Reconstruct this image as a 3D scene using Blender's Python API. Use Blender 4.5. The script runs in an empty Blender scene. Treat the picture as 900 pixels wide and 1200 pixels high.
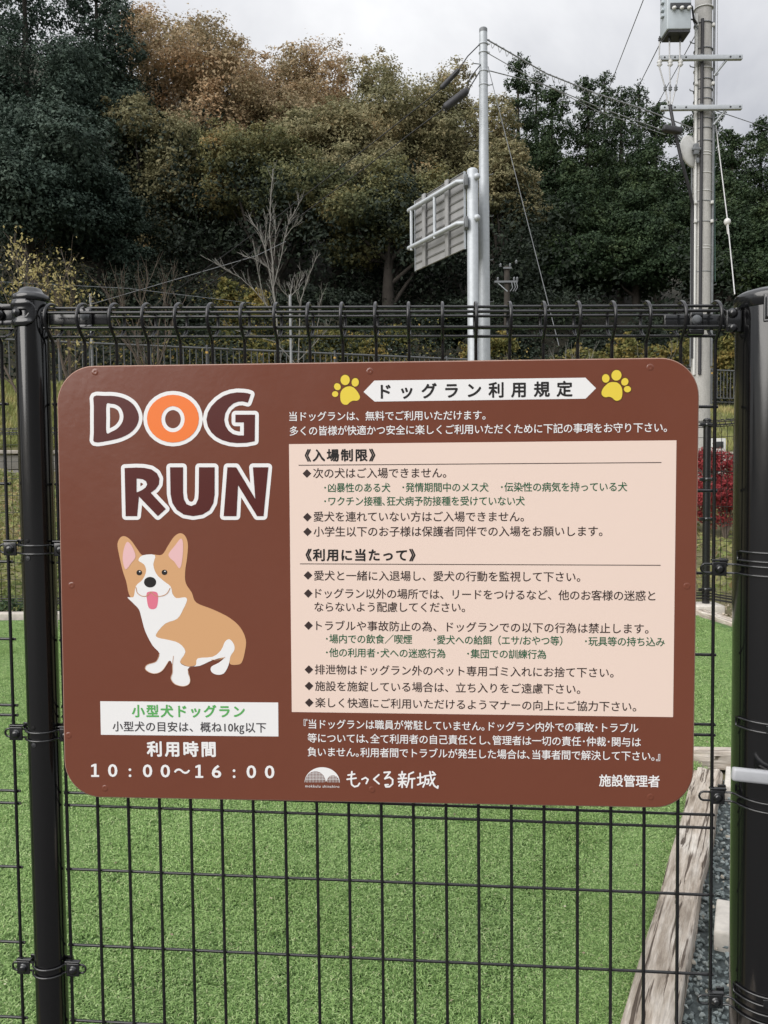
import bpy, bmesh, math, random
import numpy as np
from mathutils import Vector, Matrix, noise
R = math.radians
scene = bpy.context.scene
COL = scene.collection

# ---------------------------------------------------------------- camera
CAM_H, PITCH, ROLL, F = 0.97, R(2.72), -0.010, 971.0
cd = bpy.data.cameras.new('camera')
cam = bpy.data.objects.new('camera', cd); COL.objects.link(cam)
cd.sensor_fit = 'VERTICAL'; cd.sensor_height = 24.0; cd.lens = F / 1200 * 24.0
cd.clip_start = 0.02; cd.clip_end = 2000
CAMROT = Matrix.Rotation(R(90) - PITCH, 3, 'X') @ Matrix.Rotation(ROLL, 3, 'Z')
cam.matrix_world = Matrix.Translation((0, 0, CAM_H)) @ CAMROT.to_4x4()
scene.camera = cam
scene.render.resolution_x, scene.render.resolution_y = 768, 1024
CO = Vector((0, 0, CAM_H))

# ---------------------------------------------------------------- sky, sun, exposure
SUN_EL, SUN_AZ = 35, 226          # azimuth measured clockwise from +Y; behind the camera, to the left
w = bpy.data.worlds.new('World'); scene.world = w; w.use_nodes = True
nt = w.node_tree; nt.nodes.clear()
def wn(t, **k):
    n = nt.nodes.new(t)
    for a, b in k.items(): setattr(n, a, b)
    return n
out = wn('ShaderNodeOutputWorld')
sky = wn('ShaderNodeTexSky', sky_type='NISHITA', sun_disc=False, sun_elevation=R(SUN_EL), sun_rotation=R(SUN_AZ))
bg1 = wn('ShaderNodeBackground'); bg1.inputs[1].default_value = 0.08
nt.links.new(sky.outputs[0], bg1.inputs[0])
tc = wn('ShaderNodeTexCoord'); sx = wn('ShaderNodeSeparateXYZ'); nt.links.new(tc.outputs['Generated'], sx.inputs[0])
def wm(op, a, b=None, clamp=False):
    n = wn('ShaderNodeMath', operation=op, use_clamp=clamp)
    for i, v in enumerate((a, b)):
        if v is None: continue
        if isinstance(v, (int, float)): n.inputs[i].default_value = v
        else: nt.links.new(v, n.inputs[i])
    return n.outputs[0]
zc = wm('MAXIMUM', sx.outputs[2], 0.0)
den = wm('ADD', zc, 0.22)
cx = wm('DIVIDE', sx.outputs[0], den); cy = wm('DIVIDE', sx.outputs[1], den)
cb = wn('ShaderNodeCombineXYZ'); nt.links.new(cx, cb.inputs[0]); nt.links.new(cy, cb.inputs[1])
n1 = wn('ShaderNodeTexNoise'); n1.inputs['Scale'].default_value = 1.05; n1.inputs['Detail'].default_value = 7; n1.inputs['Roughness'].default_value = 0.55
n1.inputs['Distortion'].default_value = 0.5
nt.links.new(cb.outputs[0], n1.inputs['Vector'])
rp = wn('ShaderNodeValToRGB'); rp.color_ramp.elements[0].position = 0.36; rp.color_ramp.elements[1].position = 0.62
rp.color_ramp.elements[0].color = (0.66, 0.67, 0.72, 1); rp.color_ramp.elements[1].color = (1.24, 1.24, 1.245, 1)
nt.links.new(n1.outputs[0], rp.inputs[0])
lum = wm('ADD', wm('MULTIPLY', zc, 0.92), 0.31)      # overcast: about three times as bright overhead
vm = wn('ShaderNodeVectorMath', operation='SCALE'); nt.links.new(rp.outputs[0], vm.inputs[0]); nt.links.new(lum, vm.inputs['Scale'])
bg2 = wn('ShaderNodeBackground'); bg2.inputs[1].default_value = 0.585
nt.links.new(vm.outputs[0], bg2.inputs[0])
mx = wn('ShaderNodeMixShader'); mx.inputs[0].default_value = 0.93
nt.links.new(bg1.outputs[0], mx.inputs[1]); nt.links.new(bg2.outputs[0], mx.inputs[2]); nt.links.new(mx.outputs[0], out.inputs[0])
sl = bpy.data.lights.new('sun', 'SUN'); sl.energy = 1.5; sl.angle = R(62); sl.color = (1.0, 0.965, 0.92)
so = bpy.data.objects.new('sun', sl); COL.objects.link(so)
sd = Vector((math.sin(R(SUN_AZ)) * math.cos(R(SUN_EL)), math.cos(R(SUN_AZ)) * math.cos(R(SUN_EL)), math.sin(R(SUN_EL))))
so.rotation_euler = sd.to_track_quat('Z', 'Y').to_euler()
vs = scene.view_settings; vs.view_transform = 'Standard'; vs.look = 'None'; vs.gamma = 1; vs.use_curve_mapping = False
vs.exposure = 1.04

# ---------------------------------------------------------------- survey helpers: photo pixel -> place
def ray(px, py):
    return CAMROT @ Vector((px - 450, 600 - py, -F))
def at(px, py, Y):                       # the point at forward distance Y
    d = ray(px, py); return CO + d * (Y / d.y)
def on_z(px, py, z=0.0):
    d = ray(px, py); return CO + d * ((z - CAM_H) / d.z)
class Plane:
    def __init__(s, o, u, v):
        s.o = o; s.u = u.normalized(); s.v = v.normalized(); s.n = s.u.cross(s.v).normalized()
        if s.n.y > 0: s.n = -s.n          # n points to the camera side
    def hit(s, px, py):
        d = ray(px, py); t = (s.o - CO).dot(s.n) / d.dot(s.n); return CO + d * t
    def ab(s, px, py):
        p = s.hit(px, py) - s.o
        uv = s.u.dot(s.v); a0, b0 = p.dot(s.u), p.dot(s.v); k = 1 - uv * uv
        return (a0 - uv * b0) / k, (b0 - uv * a0) / k
    def P(s, a, b, n=0.0): return s.o + s.u * a + s.v * b + s.n * n
fo = CO + ray(450, 400).normalized() * (1.25 * ray(450, 400).length / F)
FEN = Plane(fo, CAMROT @ Vector((15150, -182, 971)), CAMROT @ Vector((-222, 20700, 971)))
so_ = CO + ray(450, 680).normalized() * (1.232 * ray(450, 680).length / F)
SGN = Plane(so_, CAMROT @ Vector((17250, 4, 971)), CAMROT @ Vector((-35, 20700, 971)))

# ---------------------------------------------------------------- material helpers
MATS = {}
class NT:
    def __init__(s, name):
        s.m = bpy.data.materials.new(name); s.m.use_nodes = True; s.t = s.m.node_tree; s.t.nodes.clear()
        s.out = s.n('ShaderNodeOutputMaterial'); s.b = s.n('ShaderNodeBsdfPrincipled'); s.l(s.b.outputs[0], s.out.inputs[0])
        MATS[name] = s.m
    def n(s, t, **k):
        x = s.t.nodes.new(t)
        for a, b in k.items(): setattr(x, a, b)
        return x
    def l(s, a, b): s.t.links.new(a, b)
    def noise(s, scale, detail=4, rough=0.55, coord='Object', stretch=None, dist=0):
        c = s.n('ShaderNodeTexCoord'); v = c.outputs[coord]
        if stretch:
            mp = s.n('ShaderNodeMapping'); mp.inputs['Scale'].default_value = stretch; s.l(v, mp.inputs[0]); v = mp.outputs[0]
        x = s.n('ShaderNodeTexNoise'); x.inputs['Scale'].default_value = scale; x.inputs['Detail'].default_value = detail
        x.inputs['Roughness'].default_value = rough; x.inputs['Distortion'].default_value = dist
        s.l(v, x.inputs['Vector']); return x.outputs[0]
    def ramp(s, fac, stops):
        x = s.n('ShaderNodeValToRGB'); e = x.color_ramp.elements
        while len(e) < len(stops): e.new(0.5)
        for i, (p, c) in enumerate(stops): e[i].position = p; e[i].color = (*c, 1)
        s.l(fac, x.inputs[0]); return x.outputs[0]
    def mix(s, fac, a, b, mode='MIX'):
        x = s.n('ShaderNodeMix', data_type='RGBA', blend_type=mode)
        for i, v in ((0, fac), (6, a), (7, b)):
            if isinstance(v, (int, float)): x.inputs[i].default_value = v
            elif isinstance(v, tuple): x.inputs[i].default_value = (*v, 1)
            else: s.l(v, x.inputs[i])
        return x.outputs[2]
    def bump(s, h, strength, dist=0.01):
        x = s.n('ShaderNodeBump'); x.inputs['Strength'].default_value = strength; x.inputs['Distance'].default_value = dist
        s.l(h, x.inputs['Height']); s.l(x.outputs[0], s.b.inputs['Normal'])
    def set(s, **k):
        for a, v in k.items():
            i = s.b.inputs[a.replace('_', ' ')]
            if isinstance(v, (int, float)): i.default_value = v
            elif isinstance(v, tuple): i.default_value = (*v, 1)
            else: s.l(v, i)
        return s.m
def flat_mat(name, c, rough=0.5, metal=0.0, var=0.12, scale=30, bump=0.0):
    t = NT(name); f = t.noise(scale, 5)
    lo = tuple(x * (1 - var) for x in c); hi = tuple(min(1, x * (1 + var)) for x in c)
    t.set(Base_Color=t.ramp(f, [(0.3, lo), (0.7, hi)]), Roughness=rough, Metallic=metal)
    if bump: t.bump(f, bump, 0.004)
    return t.m
def leaf_mat(name, stops, trans=0.25, big=0.35):
    t = NT(name); g = t.n('ShaderNodeNewGeometry')
    f = t.noise(big, 3, coord='Object')
    a = t.n('ShaderNodeMath', operation='MULTIPLY'); a.inputs[1].default_value = 0.38; t.l(g.outputs['Random Per Island'], a.inputs[0])
    m2 = t.n('ShaderNodeMath', operation='MULTIPLY_ADD'); m2.inputs[1].default_value = 1.8; m2.inputs[2].default_value = -0.58; t.l(f, m2.inputs[0])
    ad = t.n('ShaderNodeMath', operation='ADD', use_clamp=True); t.l(a.outputs[0], ad.inputs[0]); t.l(m2.outputs[0], ad.inputs[1])
    c = t.ramp(ad.outputs[0], stops)
    t.set(Base_Color=c, Roughness=0.6, Specular_IOR_Level=0.2)
    tr = t.n('ShaderNodeBsdfTranslucent'); t.l(c, tr.inputs[0])
    ms = t.n('ShaderNodeMixShader'); ms.inputs[0].default_value = trans
    t.l(t.b.outputs[0], ms.inputs[1]); t.l(tr.outputs[0], ms.inputs[2]); t.l(ms.outputs[0], t.out.inputs[0])
    return t.m
# black powder coat
t = NT('black_coat'); f = t.noise(260, 3); f2 = t.noise(9, 4, stretch=(1, 1, 0.25))
t.set(Base_Color=t.ramp(f2, [(0.35, (0.008, 0.009, 0.010)), (0.7, (0.016, 0.016, 0.017))]), Roughness=t.ramp(f2, [(0.3, (0.13,) * 3), (0.75, (0.24,) * 3)]), Specular_IOR_Level=0.85)
t.bump(f, 0.06, 0.001); BLACK = t.m
t = NT('black_post_paint'); f = t.noise(11, 4, stretch=(3, 3, 0.6)); f3 = t.noise(45, 3, stretch=(1, 1, 0.3))
t.set(Base_Color=(0.0045, 0.0045, 0.005), Roughness=t.ramp(f, [(0.3, (0.08,) * 3), (0.75, (0.18,) * 3)])); t.set(Specular_IOR_Level=0.9); t.bump(f3, 0.10, 0.0010); BLACKP = t.m
t = NT('wire_black'); f = t.noise(180, 3)
t.set(Base_Color=t.ramp(f, [(0.3, (0.008, 0.008, 0.009)), (0.8, (0.016, 0.016, 0.017))]), Roughness=0.26, Specular_IOR_Level=0.6); t.bump(f, 0.1, 0.0006); WIREM = t.m
t = NT('galvanised'); f = t.noise(16, 6); f2 = t.noise(90, 3)
t.set(Base_Color=t.mix(f2, t.ramp(f, [(0.3, (0.36, 0.385, 0.41)), (0.7, (0.52, 0.55, 0.58))]), (0.48, 0.51, 0.54)), Metallic=0.25, Roughness=0.5); GALV = t.m
ALU = flat_mat('aluminium_panel', (0.33, 0.33, 0.33), 0.55, 0.2, 0.1, 6)
t = NT('pole_concrete'); f = t.noise(4, 8, 0.7, stretch=(1, 1, 0.25)); f2 = t.noise(40, 4)
t.set(Base_Color=t.mix(0.3, t.ramp(f, [(0.3, (0.30, 0.295, 0.28)), (0.7, (0.54, 0.53, 0.505))]), t.ramp(f2, [(0.3, (0.24, 0.235, 0.225)), (0.7, (0.58, 0.57, 0.55))])), Roughness=0.85); t.bump(f2, 0.3, 0.01); POLEC = t.m
t = NT('wall_concrete'); f = t.noise(2, 8, 0.65); f2 = t.noise(30, 5)
t.set(Base_Color=t.mix(0.4, t.ramp(f, [(0.3, (0.2, 0.19, 0.17)), (0.7, (0.34, 0.33, 0.30))]), t.ramp(f2, [(0.3, (0.22, 0.2, 0.18)), (0.7, (0.36, 0.34, 0.32))])), Roughness=0.9); t.bump(f2, 0.4, 0.01); WALLC = t.m
KERBC = flat_mat('kerb_stone', (0.47, 0.43, 0.38), 0.85, 0, 0.2, 20, 0.3)
WHITEBLK = flat_mat('white_concrete_block', (0.62, 0.58, 0.52), 0.8, 0, 0.15, 40, 0.3)
TRANSF = flat_mat('transformer_paint', (0.46, 0.51, 0.545), 0.45, 0, 0.06, 8)
DARKM = flat_mat('dark_metal', (0.045, 0.047, 0.05), 0.5, 0.3, 0.2, 20)
CERAM = flat_mat('white_ceramic', (0.62, 0.62, 0.6), 0.25, 0, 0.05, 20)
RUBBER = flat_mat('cable_rubber', (0.03, 0.03, 0.034), 0.55, 0, 0.2, 20)
CABLEG = flat_mat('cable_grey', (0.16, 0.17, 0.18), 0.55, 0, 0.2, 20)
CABLEL = flat_mat('cable_light', (0.5, 0.5, 0.5), 0.5, 0.3, 0.1, 20)
CABLEM = flat_mat('cable_mid_grey', (0.27, 0.28, 0.29), 0.55, 0, 0.2, 20)
CABLEGR = flat_mat('cable_green', (0.08, 0.16, 0.14), 0.5, 0, 0.2, 20)
YELLOWB = flat_mat('reflector_yellow', (0.6, 0.38, 0.10), 0.5, 0, 0.1, 20)
FENCEB = flat_mat('grey_brown_rail', (0.11, 0.115, 0.12), 0.45, 0.2, 0.2, 20)
LATCH = flat_mat('grey_plastic', (0.40, 0.41, 0.43), 0.42, 0, 0.05, 60)
BRANCHP = flat_mat('pale_bark', (0.24, 0.23, 0.21), 0.85, 0, 0.25, 12)
BRANCHD = flat_mat('brown_bark', (0.12, 0.095, 0.075), 0.9, 0, 0.3, 12)
TRUNKM = flat_mat('forest_bark', (0.05, 0.043, 0.036), 0.95, 0, 0.35, 3)
# weathered timber
def wood(name):
    t = NT(name)
    f = t.noise(5, 8, 0.72, stretch=(16, 1.3, 16)); g = t.noise(7, 5, 0.6, stretch=(2.5, 0.8, 2.5)); cr = t.noise(2.4, 4, 0.6, stretch=(40, 1.1, 40), dist=0.5); fine = t.noise(16, 6, 0.7, stretch=(14, 1, 14))
    c = t.mix(0.5, t.ramp(f, [(0.32, (0.16, 0.125, 0.095)), (0.47, (0.44, 0.375, 0.305)), (0.66, (0.84, 0.78, 0.70))]), t.ramp(g, [(0.34, (0.24, 0.19, 0.14)), (0.5, (0.50, 0.43, 0.355)), (0.68, (0.80, 0.76, 0.69))]))
    c = t.mix(0.5, c, t.ramp(fine, [(0.36, (0.42, 0.40, 0.38)), (0.56, (1, 1, 1))]), 'MULTIPLY')
    k = t.ramp(cr, [(0.385, (0.14, 0.11, 0.09)), (0.425, (1, 1, 1))])
    t.set(Base_Color=t.mix(0.9, c, k, 'MULTIPLY'), Roughness=0.92); t.bump(t.mix(0.5, f, cr), 0.9, 0.008); return t.m
WOODY = wood('weathered_timber')
# print inks / sign film
t = NT('sign_film_brown'); f = t.noise(55, 2, 0.5); f2 = t.noise(3.5, 3, 0.5); bl = t.n('ShaderNodeMath', operation='MULTIPLY_ADD'); bl.inputs[1].default_value = 4.0
t.l(f2, bl.inputs[0]); t.l(f, bl.inputs[2])
t.set(Base_Color=t.mix(t.noise(4, 5, 0.65), (0.160, 0.048, 0.027), (0.178, 0.056, 0.032)), Roughness=t.ramp(t.noise(7, 6, 0.7), [(0.35, (0.15,) * 3), (0.7, (0.24,) * 3)]), Specular_IOR_Level=0.75); t.bump(bl.outputs[0], 0.09, 0.003); BROWN = t.m
def ink(name, c, rough=0.3):
    t = NT(name); f = t.noise(6, 3); t.set(Base_Color=t.mix(f, tuple(x * 0.985 for x in c), c), Roughness=rough); t.bump(t.noise(55, 2), 0.04, 0.002); return t.m
INK = dict(white=ink('ink_white', (0.84, 0.835, 0.83)), cream=ink('ink_cream', (0.83, 0.665, 0.575), 0.36), black=ink('ink_black', (0.02, 0.018, 0.018)),
           dark=ink('ink_dark_brown', (0.045, 0.03, 0.028)), green=ink('ink_green', (0.022, 0.115, 0.055)), lgreen=ink('ink_light_green', (0.115, 0.41, 0.115)),
           maroon=ink('ink_maroon', (0.088, 0.015, 0.012)), orange=ink('ink_orange', (0.88, 0.21, 0.045)), yellow=ink('ink_yellow', (0.80, 0.62, 0.07)),
           olive=ink('ink_olive_edge', (0.11, 0.055, 0.012)), tan=ink('ink_tan', (0.66, 0.375, 0.185)), pink=ink('ink_pink', (0.80, 0.50, 0.50)),
           tongue=ink('ink_tongue', (0.74, 0.19, 0.27)), grey=ink('ink_grey', (0.07, 0.065, 0.07)), mouth=ink('ink_mouth_line', (0.55, 0.30, 0.17)))
# vegetation
AUTUMN = leaf_mat('autumn_leaves', [(0.0, (0.15, 0.14, 0.075)), (0.35, (0.31, 0.25, 0.145)), (0.62, (0.44, 0.33, 0.20)), (0.85, (0.52, 0.355, 0.21)), (1.0, (0.60, 0.38, 0.20))], 0.3, 0.30)
OLIVE = leaf_mat('olive_leaves', [(0.0, (0.095, 0.105, 0.055)), (0.4, (0.215, 0.208, 0.110)), (0.7, (0.335, 0.295, 0.165)), (0.92, (0.42, 0.315, 0.165)), (1.0, (0.48, 0.28, 0.14))], 0.3, 0.33)
GREENB = leaf_mat('turning_green_leaves', [(0.0, (0.065, 0.085, 0.044)), (0.45, (0.145, 0.155, 0.072)), (0.8, (0.27, 0.24, 0.105)), (1.0, (0.40, 0.23, 0.09))], 0.3, 0.33)
EVERG = leaf_mat('evergreen_leaves', [(0.0, (0.026, 0.045, 0.036)), (0.5, (0.056, 0.086, 0.064)), (1.0, (0.100, 0.135, 0.100))], 0.12, 0.5)
CONIF = leaf_mat('conifer_needles', [(0.0, (0.018, 0.034, 0.018)), (0.5, (0.036, 0.062, 0.028)), (0.85, (0.062, 0.090, 0.036)), (1.0, (0.095, 0.105, 0.042))], 0.1, 0.45)
YELLEAF = leaf_mat('yellow_leaves', [(0.0, (0.28, 0.25, 0.09)), (0.5, (0.52, 0.45, 0.20)), (1.0, (0.68, 0.60, 0.34))], 0.3, 2.0)
REDLEAF = leaf_mat('red_leaves', [(0.0, (0.06, 0.03, 0.02)), (0.35, (0.24, 0.030, 0.036)), (1.0, (0.46, 0.085, 0.085))], 0.3, 2.5)
SHRUBY = leaf_mat('shrub_yellow_green_leaves', [(0.0, (0.05, 0.06, 0.022)), (0.4, (0.15, 0.155, 0.05)), (0.75, (0.32, 0.25, 0.08)), (1.0, (0.42, 0.25, 0.08))], 0.3, 1.1)
GCOVER = leaf_mat('ground_cover_leaves', [(0.0, (0.07, 0.10, 0.03)), (0.4, (0.18, 0.22, 0.07)), (0.7, (0.30, 0.29, 0.12)), (1.0, (0.38, 0.25, 0.15))], 0.3, 1.5)
SHADEL = leaf_mat('shade_darkened_leaves', [(0.0, (0.008, 0.013, 0.009)), (0.6, (0.020, 0.030, 0.019)), (1.0, (0.040, 0.055, 0.030))], 0.1, 1.0)  # leaf colour darkened to paint in the shade below the forest crowns
HEDGEM = leaf_mat('low_dark_leaves', [(0.0, (0.012, 0.022, 0.010)), (0.6, (0.04, 0.07, 0.03)), (1.0, (0.09, 0.12, 0.05))], 0.15, 2.0)
BANKG = leaf_mat('bank_grass_blades', [(0.0, (0.14, 0.165, 0.055)), (0.45, (0.28, 0.31, 0.11)), (0.8, (0.45, 0.39, 0.17)), (1.0, (0.52, 0.40, 0.22))], 0.3, 0.7)
t = NT('turf_blades'); g = t.n('ShaderNodeNewGeometry'); f = t.noise(3.0, 4, coord='Object')
c = t.ramp(g.outputs['Random Per Island'], [(0.0, (0.085, 0.160, 0.040)), (0.4, (0.225, 0.375, 0.115)), (0.75, (0.36, 0.53, 0.19)), (0.95, (0.47, 0.63, 0.28)), (1.0, (0.54, 0.57, 0.32))])
g2 = t.n('ShaderNodeTexNoise'); g2.inputs['Scale'].default_value = 1.7; g2.inputs['Detail'].default_value = 6; g2.inputs['Roughness'].default_value = 0.65; t.l(g.outputs['Position'], g2.inputs['Vector'])
c = t.mix(1.0, c, t.ramp(g2.outputs[0], [(0.32, (0.80, 0.82, 0.72)), (0.5, (1.0, 1.0, 1.0)), (0.68, (1.0, 0.97, 1.05))]), 'MULTIPLY')
t.set(Base_Color=c, Roughness=0.6, Specular_IOR_Level=0.25)
tr = t.n('ShaderNodeBsdfTranslucent'); t.l(c, tr.inputs[0]); ms = t.n('ShaderNodeMixShader'); ms.inputs[0].default_value = 0.15
t.l(t.b.outputs[0], ms.inputs[1]); t.l(tr.outputs[0], ms.inputs[2]); t.l(ms.outputs[0], t.out.inputs[0]); TURFB = t.m
t = NT('turf_backing'); t.set(Base_Color=t.ramp(t.noise(120, 3), [(0.3, (0.05, 0.10, 0.026)), (0.7, (0.10, 0.19, 0.05))]), Roughness=0.9); TURFS = t.m
t = NT('gravel_stone'); g = t.n('ShaderNodeNewGeometry'); f = t.noise(70, 3)
c = t.ramp(g.outputs['Random Per Island'], [(0.0, (0.08, 0.10, 0.105)), (0.5, (0.20, 0.245, 0.245)), (0.88, (0.38, 0.42, 0.41)), (0.955, (0.30, 0.32, 0.30)), (0.975, (0.55, 0.48, 0.38))])
t.set(Base_Color=t.mix(0.35, c, t.ramp(f, [(0.3, (0.08, 0.1, 0.1)), (0.7, (0.3, 0.34, 0.33))])), Roughness=0.75); t.bump(f, 0.4, 0.003); STONE = t.m
t = NT('litter_bits'); g = t.n('ShaderNodeNewGeometry')
t.set(Base_Color=t.ramp(g.outputs['Random Per Island'], [(0.0, (0.12, 0.09, 0.06)), (0.5, (0.36, 0.29, 0.20)), (1.0, (0.60, 0.52, 0.42))]), Roughness=0.9); LITTER = t.m
# terrain: paving in front, soil and grass beyond, leaf litter in the forest
t = NT('ground_soil'); f = t.noise(1.2, 8, 0.65); f2 = t.noise(14, 6, 0.7)
t.set(Base_Color=t.mix(0.5, t.ramp(f, [(0.3, (0.085, 0.085, 0.035)), (0.5, (0.16, 0.16, 0.06)), (0.7, (0.20, 0.15, 0.09))]), t.ramp(f2, [(0.3, (0.06, 0.055, 0.03)), (0.7, (0.22, 0.19, 0.10))])), Roughness=0.95); t.bump(f2, 0.6, 0.05); SOIL = t.m
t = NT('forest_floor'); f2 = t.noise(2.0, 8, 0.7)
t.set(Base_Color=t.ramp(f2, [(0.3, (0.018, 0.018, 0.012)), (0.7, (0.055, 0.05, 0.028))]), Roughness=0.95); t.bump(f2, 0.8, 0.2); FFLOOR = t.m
t = NT('paving'); f = t.noise(3, 8, 0.7); f2 = t.noise(120, 3)
t.set(Base_Color=t.mix(0.5, t.ramp(f, [(0.3, (0.05, 0.05, 0.05)), (0.7, (0.085, 0.083, 0.08))]), t.ramp(f2, [(0.3, (0.03, 0.03, 0.03)), (0.7, (0.11, 0.11, 0.105))])), Roughness=0.9); PAVING = t.m

# ---------------------------------------------------------------- mesh helpers
class MB:
    """collects vertices / faces for ONE mesh"""
    def __init__(s): s.v = []; s.f = []; s.sm = []
    def add(s, vs, fs, smooth=False):
        k = len(s.v); s.v.extend([tuple(p) for p in vs]); s.f.extend([tuple(i + k for i in q) for q in fs]); s.sm.extend([smooth] * len(fs)); return s
    def box(s, c, d, rot=None, bev=0.0):
        x, y, z = d[0] / 2, d[1] / 2, d[2] / 2; c = Vector(c)
        if bev:
            bm = bmesh.new(); bmesh.ops.create_cube(bm, size=1); bmesh.ops.scale(bm, vec=d, verts=bm.verts)
            bmesh.ops.bevel(bm, geom=bm.edges[:], offset=bev, segments=2, affect='EDGES', profile=0.6)
            bm.verts.index_update(); vs = [(rot @ q.co if rot else q.co) + c for q in bm.verts]; fs = [[q.index for q in f.verts] for f in bm.faces]; bm.free()
            return s.add(vs, fs, True)
        vs = [Vector((a * x, b * y, e * z)) for e in (-1, 1) for b in (-1, 1) for a in (-1, 1)]
        vs = [(rot @ q if rot else q) + c for q in vs]
        return s.add(vs, [(0, 2, 3, 1), (4, 5, 7, 6), (0, 1, 5, 4), (2, 6, 7, 3), (0, 4, 6, 2), (1, 3, 7, 5)])
    def tube(s, pts, r, sides=8, closed=False, caps=True, smooth=True):
        pts = [Vector(p) for p in pts]; n = len(pts)
        rs = list(r) if hasattr(r, '__len__') else [r] * n
        tg = []
        for i in range(n):
            a = pts[(i - 1) % n] if (closed or i > 0) else pts[i]; b = pts[(i + 1) % n] if (closed or i < n - 1) else pts[i]
            d = b - a; tg.append(d.normalized() if d.length > 1e-9 else Vector((0, 0, 1)))
        up = Vector((0, 0, 1)) if abs(tg[0].z) < 0.9 else Vector((1, 0, 0)); nn = tg[0].cross(up).normalized()
        vs = []
        for i in range(n):
            nn = (nn - tg[i] * nn.dot(tg[i])); nn = nn.normalized() if nn.length > 1e-6 else tg[i].orthogonal().normalized(); bb = tg[i].cross(nn)
            for k in range(sides):
                a = 2 * math.pi * k / sides; vs.append(pts[i] + (nn * math.cos(a) + bb * math.sin(a)) * rs[i])
        fs = []
        for i in range(n if closed else n - 1):
            j = (i + 1) % n
            for k in range(sides):
                q = (k + 1) % sides; fs.append((i * sides + k, i * sides + q, j * sides + q, j * sides + k))
        if caps and not closed:
            s.add(vs, fs, smooth); s.add(vs[:sides], [tuple(range(sides))[::-1]]); return s.add(vs[-sides:], [tuple(range(sides))])
        return s.add(vs, fs, smooth)
    def lathe(s, prof, c=(0, 0, 0), axis=Vector((0, 0, 1)), seg=24, smooth=True):
        axis = Vector(axis).normalized(); u = axis.orthogonal().normalized(); v = axis.cross(u); c = Vector(c); vs = []
        for (r, h) in prof:
            for k in range(seg):
                a = 2 * math.pi * k / seg; vs.append(c + axis * h + (u * math.cos(a) + v * math.sin(a)) * r)
        fs = [(i * seg + k, i * seg + (k + 1) % seg, (i + 1) * seg + (k + 1) % seg, (i + 1) * seg + k) for i in range(len(prof) - 1) for k in range(seg)]
        s.add(vs, fs, smooth)                     # end faces get vertices of their own, so the sides shade straight
        if prof[0][0] > 1e-6: s.add(vs[:seg], [tuple(range(seg))[::-1]])
        if prof[-1][0] > 1e-6: s.add(vs[-seg:], [tuple(range(seg))])
        return s
    def ball(s, c, r, seg=12, scale=(1, 1, 1)):
        pr = [(max(1e-7, math.sin(math.pi * i / 8)) * r, -math.cos(math.pi * i / 8) * r) for i in range(9)]
        k = len(s.v); s.lathe(pr, (0, 0, 0), (0, 0, 1), seg)
        for i in range(k, len(s.v)): p = s.v[i]; s.v[i] = (p[0] * scale[0] + c[0], p[1] * scale[1] + c[1], p[2] * scale[2] + c[2])
        return s
    def mesh(s, name, mat):
        me = bpy.data.meshes.new(name); me.from_pydata(s.v, [], s.f)
        me.polygons.foreach_set('use_smooth', s.sm); me.materials.append(mat); me.update(); return me
    def build(s, name, mat, parent=None, loc=(0, 0, 0)):
        return link(name, s.mesh(name, mat), parent, loc)
def link(name, me, parent=None, loc=(0, 0, 0)):
    o = bpy.data.objects.new(name, me); COL.objects.link(o); o.location = loc
    if parent: o.parent = parent
    return o
def tag(o, label, cat, group=None, kind=None):
    o['label'] = label
    if kind: o['kind'] = kind
    else: o['category'] = cat
    if group: o['group'] = group
    return o
def thing(name, loc, label, cat, group=None, rot=None):
    o = bpy.data.objects.new(name, None); COL.objects.link(o); o.location = loc; o.empty_display_size = 0.1
    if rot is not None: o.rotation_euler = rot
    return tag(o, label, cat, group)
def np_mesh(name, verts, faces, mat, smooth=False):
    verts = np.asarray(verts, np.float32); faces = np.asarray(faces, np.int32); nf, k = faces.shape
    me = bpy.data.meshes.new(name); me.vertices.add(len(verts)); me.vertices.foreach_set('co', verts.ravel())
    me.loops.add(nf * k); me.loops.foreach_set('vertex_index', faces.ravel())
    me.polygons.add(nf); me.polygons.foreach_set('loop_start', np.arange(0, nf * k, k, dtype=np.int32))
    me.polygons.foreach_set('loop_total', np.full(nf, k, np.int32)); me.polygons.foreach_set('use_smooth', np.full(nf, smooth))
    me.materials.append(mat); me.update(calc_edges=True); me.validate(); return me

# ---------------------------------------------------------------- terrain
LA, LB = Vector((-8.3, 18.7)), Vector((11.2, 28.0)); LD = (LB - LA).normalized(); LN = Vector((LD.y, -LD.x))   # railing line; LN points to the camera side
def sdist(x, y): return (Vector((x, y)) - LA).dot(LN)
def sm(t): t = max(0, min(1, t)); return t * t * (3 - 2 * t)
def gz(x, y):
    s = sdist(x, y)
    if s < -3: z = 2.95 + 0.52 * (-s - 3)
    elif s < 0.3: z = 2.95
    elif s < 5.2: z = 2.95 - 1.5 * sm((s - 0.3) / 4.9)
    elif s < 5.35: z = 1.45 - (s - 5.2) / 0.15 * 0.5
    else:
        y1 = 6.15; t = (s - 5.35) / max(0.5, sdist(x, y1) - 5.35) if sdist(x, y1) > 5.6 else 1
        z = 0.95 * (1 - sm(min(1, t)) * 0.55 - 0.45 * min(1, t)) - 0.04
    z += 0.15 * (noise.noise(Vector((x * 0.15, y * 0.15, 0)))) * min(1, max(0, -s - 3) / 4)
    if y < -25:
        q = x / -y; m_ = 0.14 + 1.26 * sm((q + 0.42) / 0.2)  # unseen hills added behind the camera, shaped for reflections in posts and sign
        z += 0.30 * min(65, -25 - y) * m_ * (0.85 + 0.4 * noise.noise(Vector((x * 0.03, y * 0.03, 3))))
    return z if y > 6.15 else (z if y < -25 else -0.04)
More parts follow.
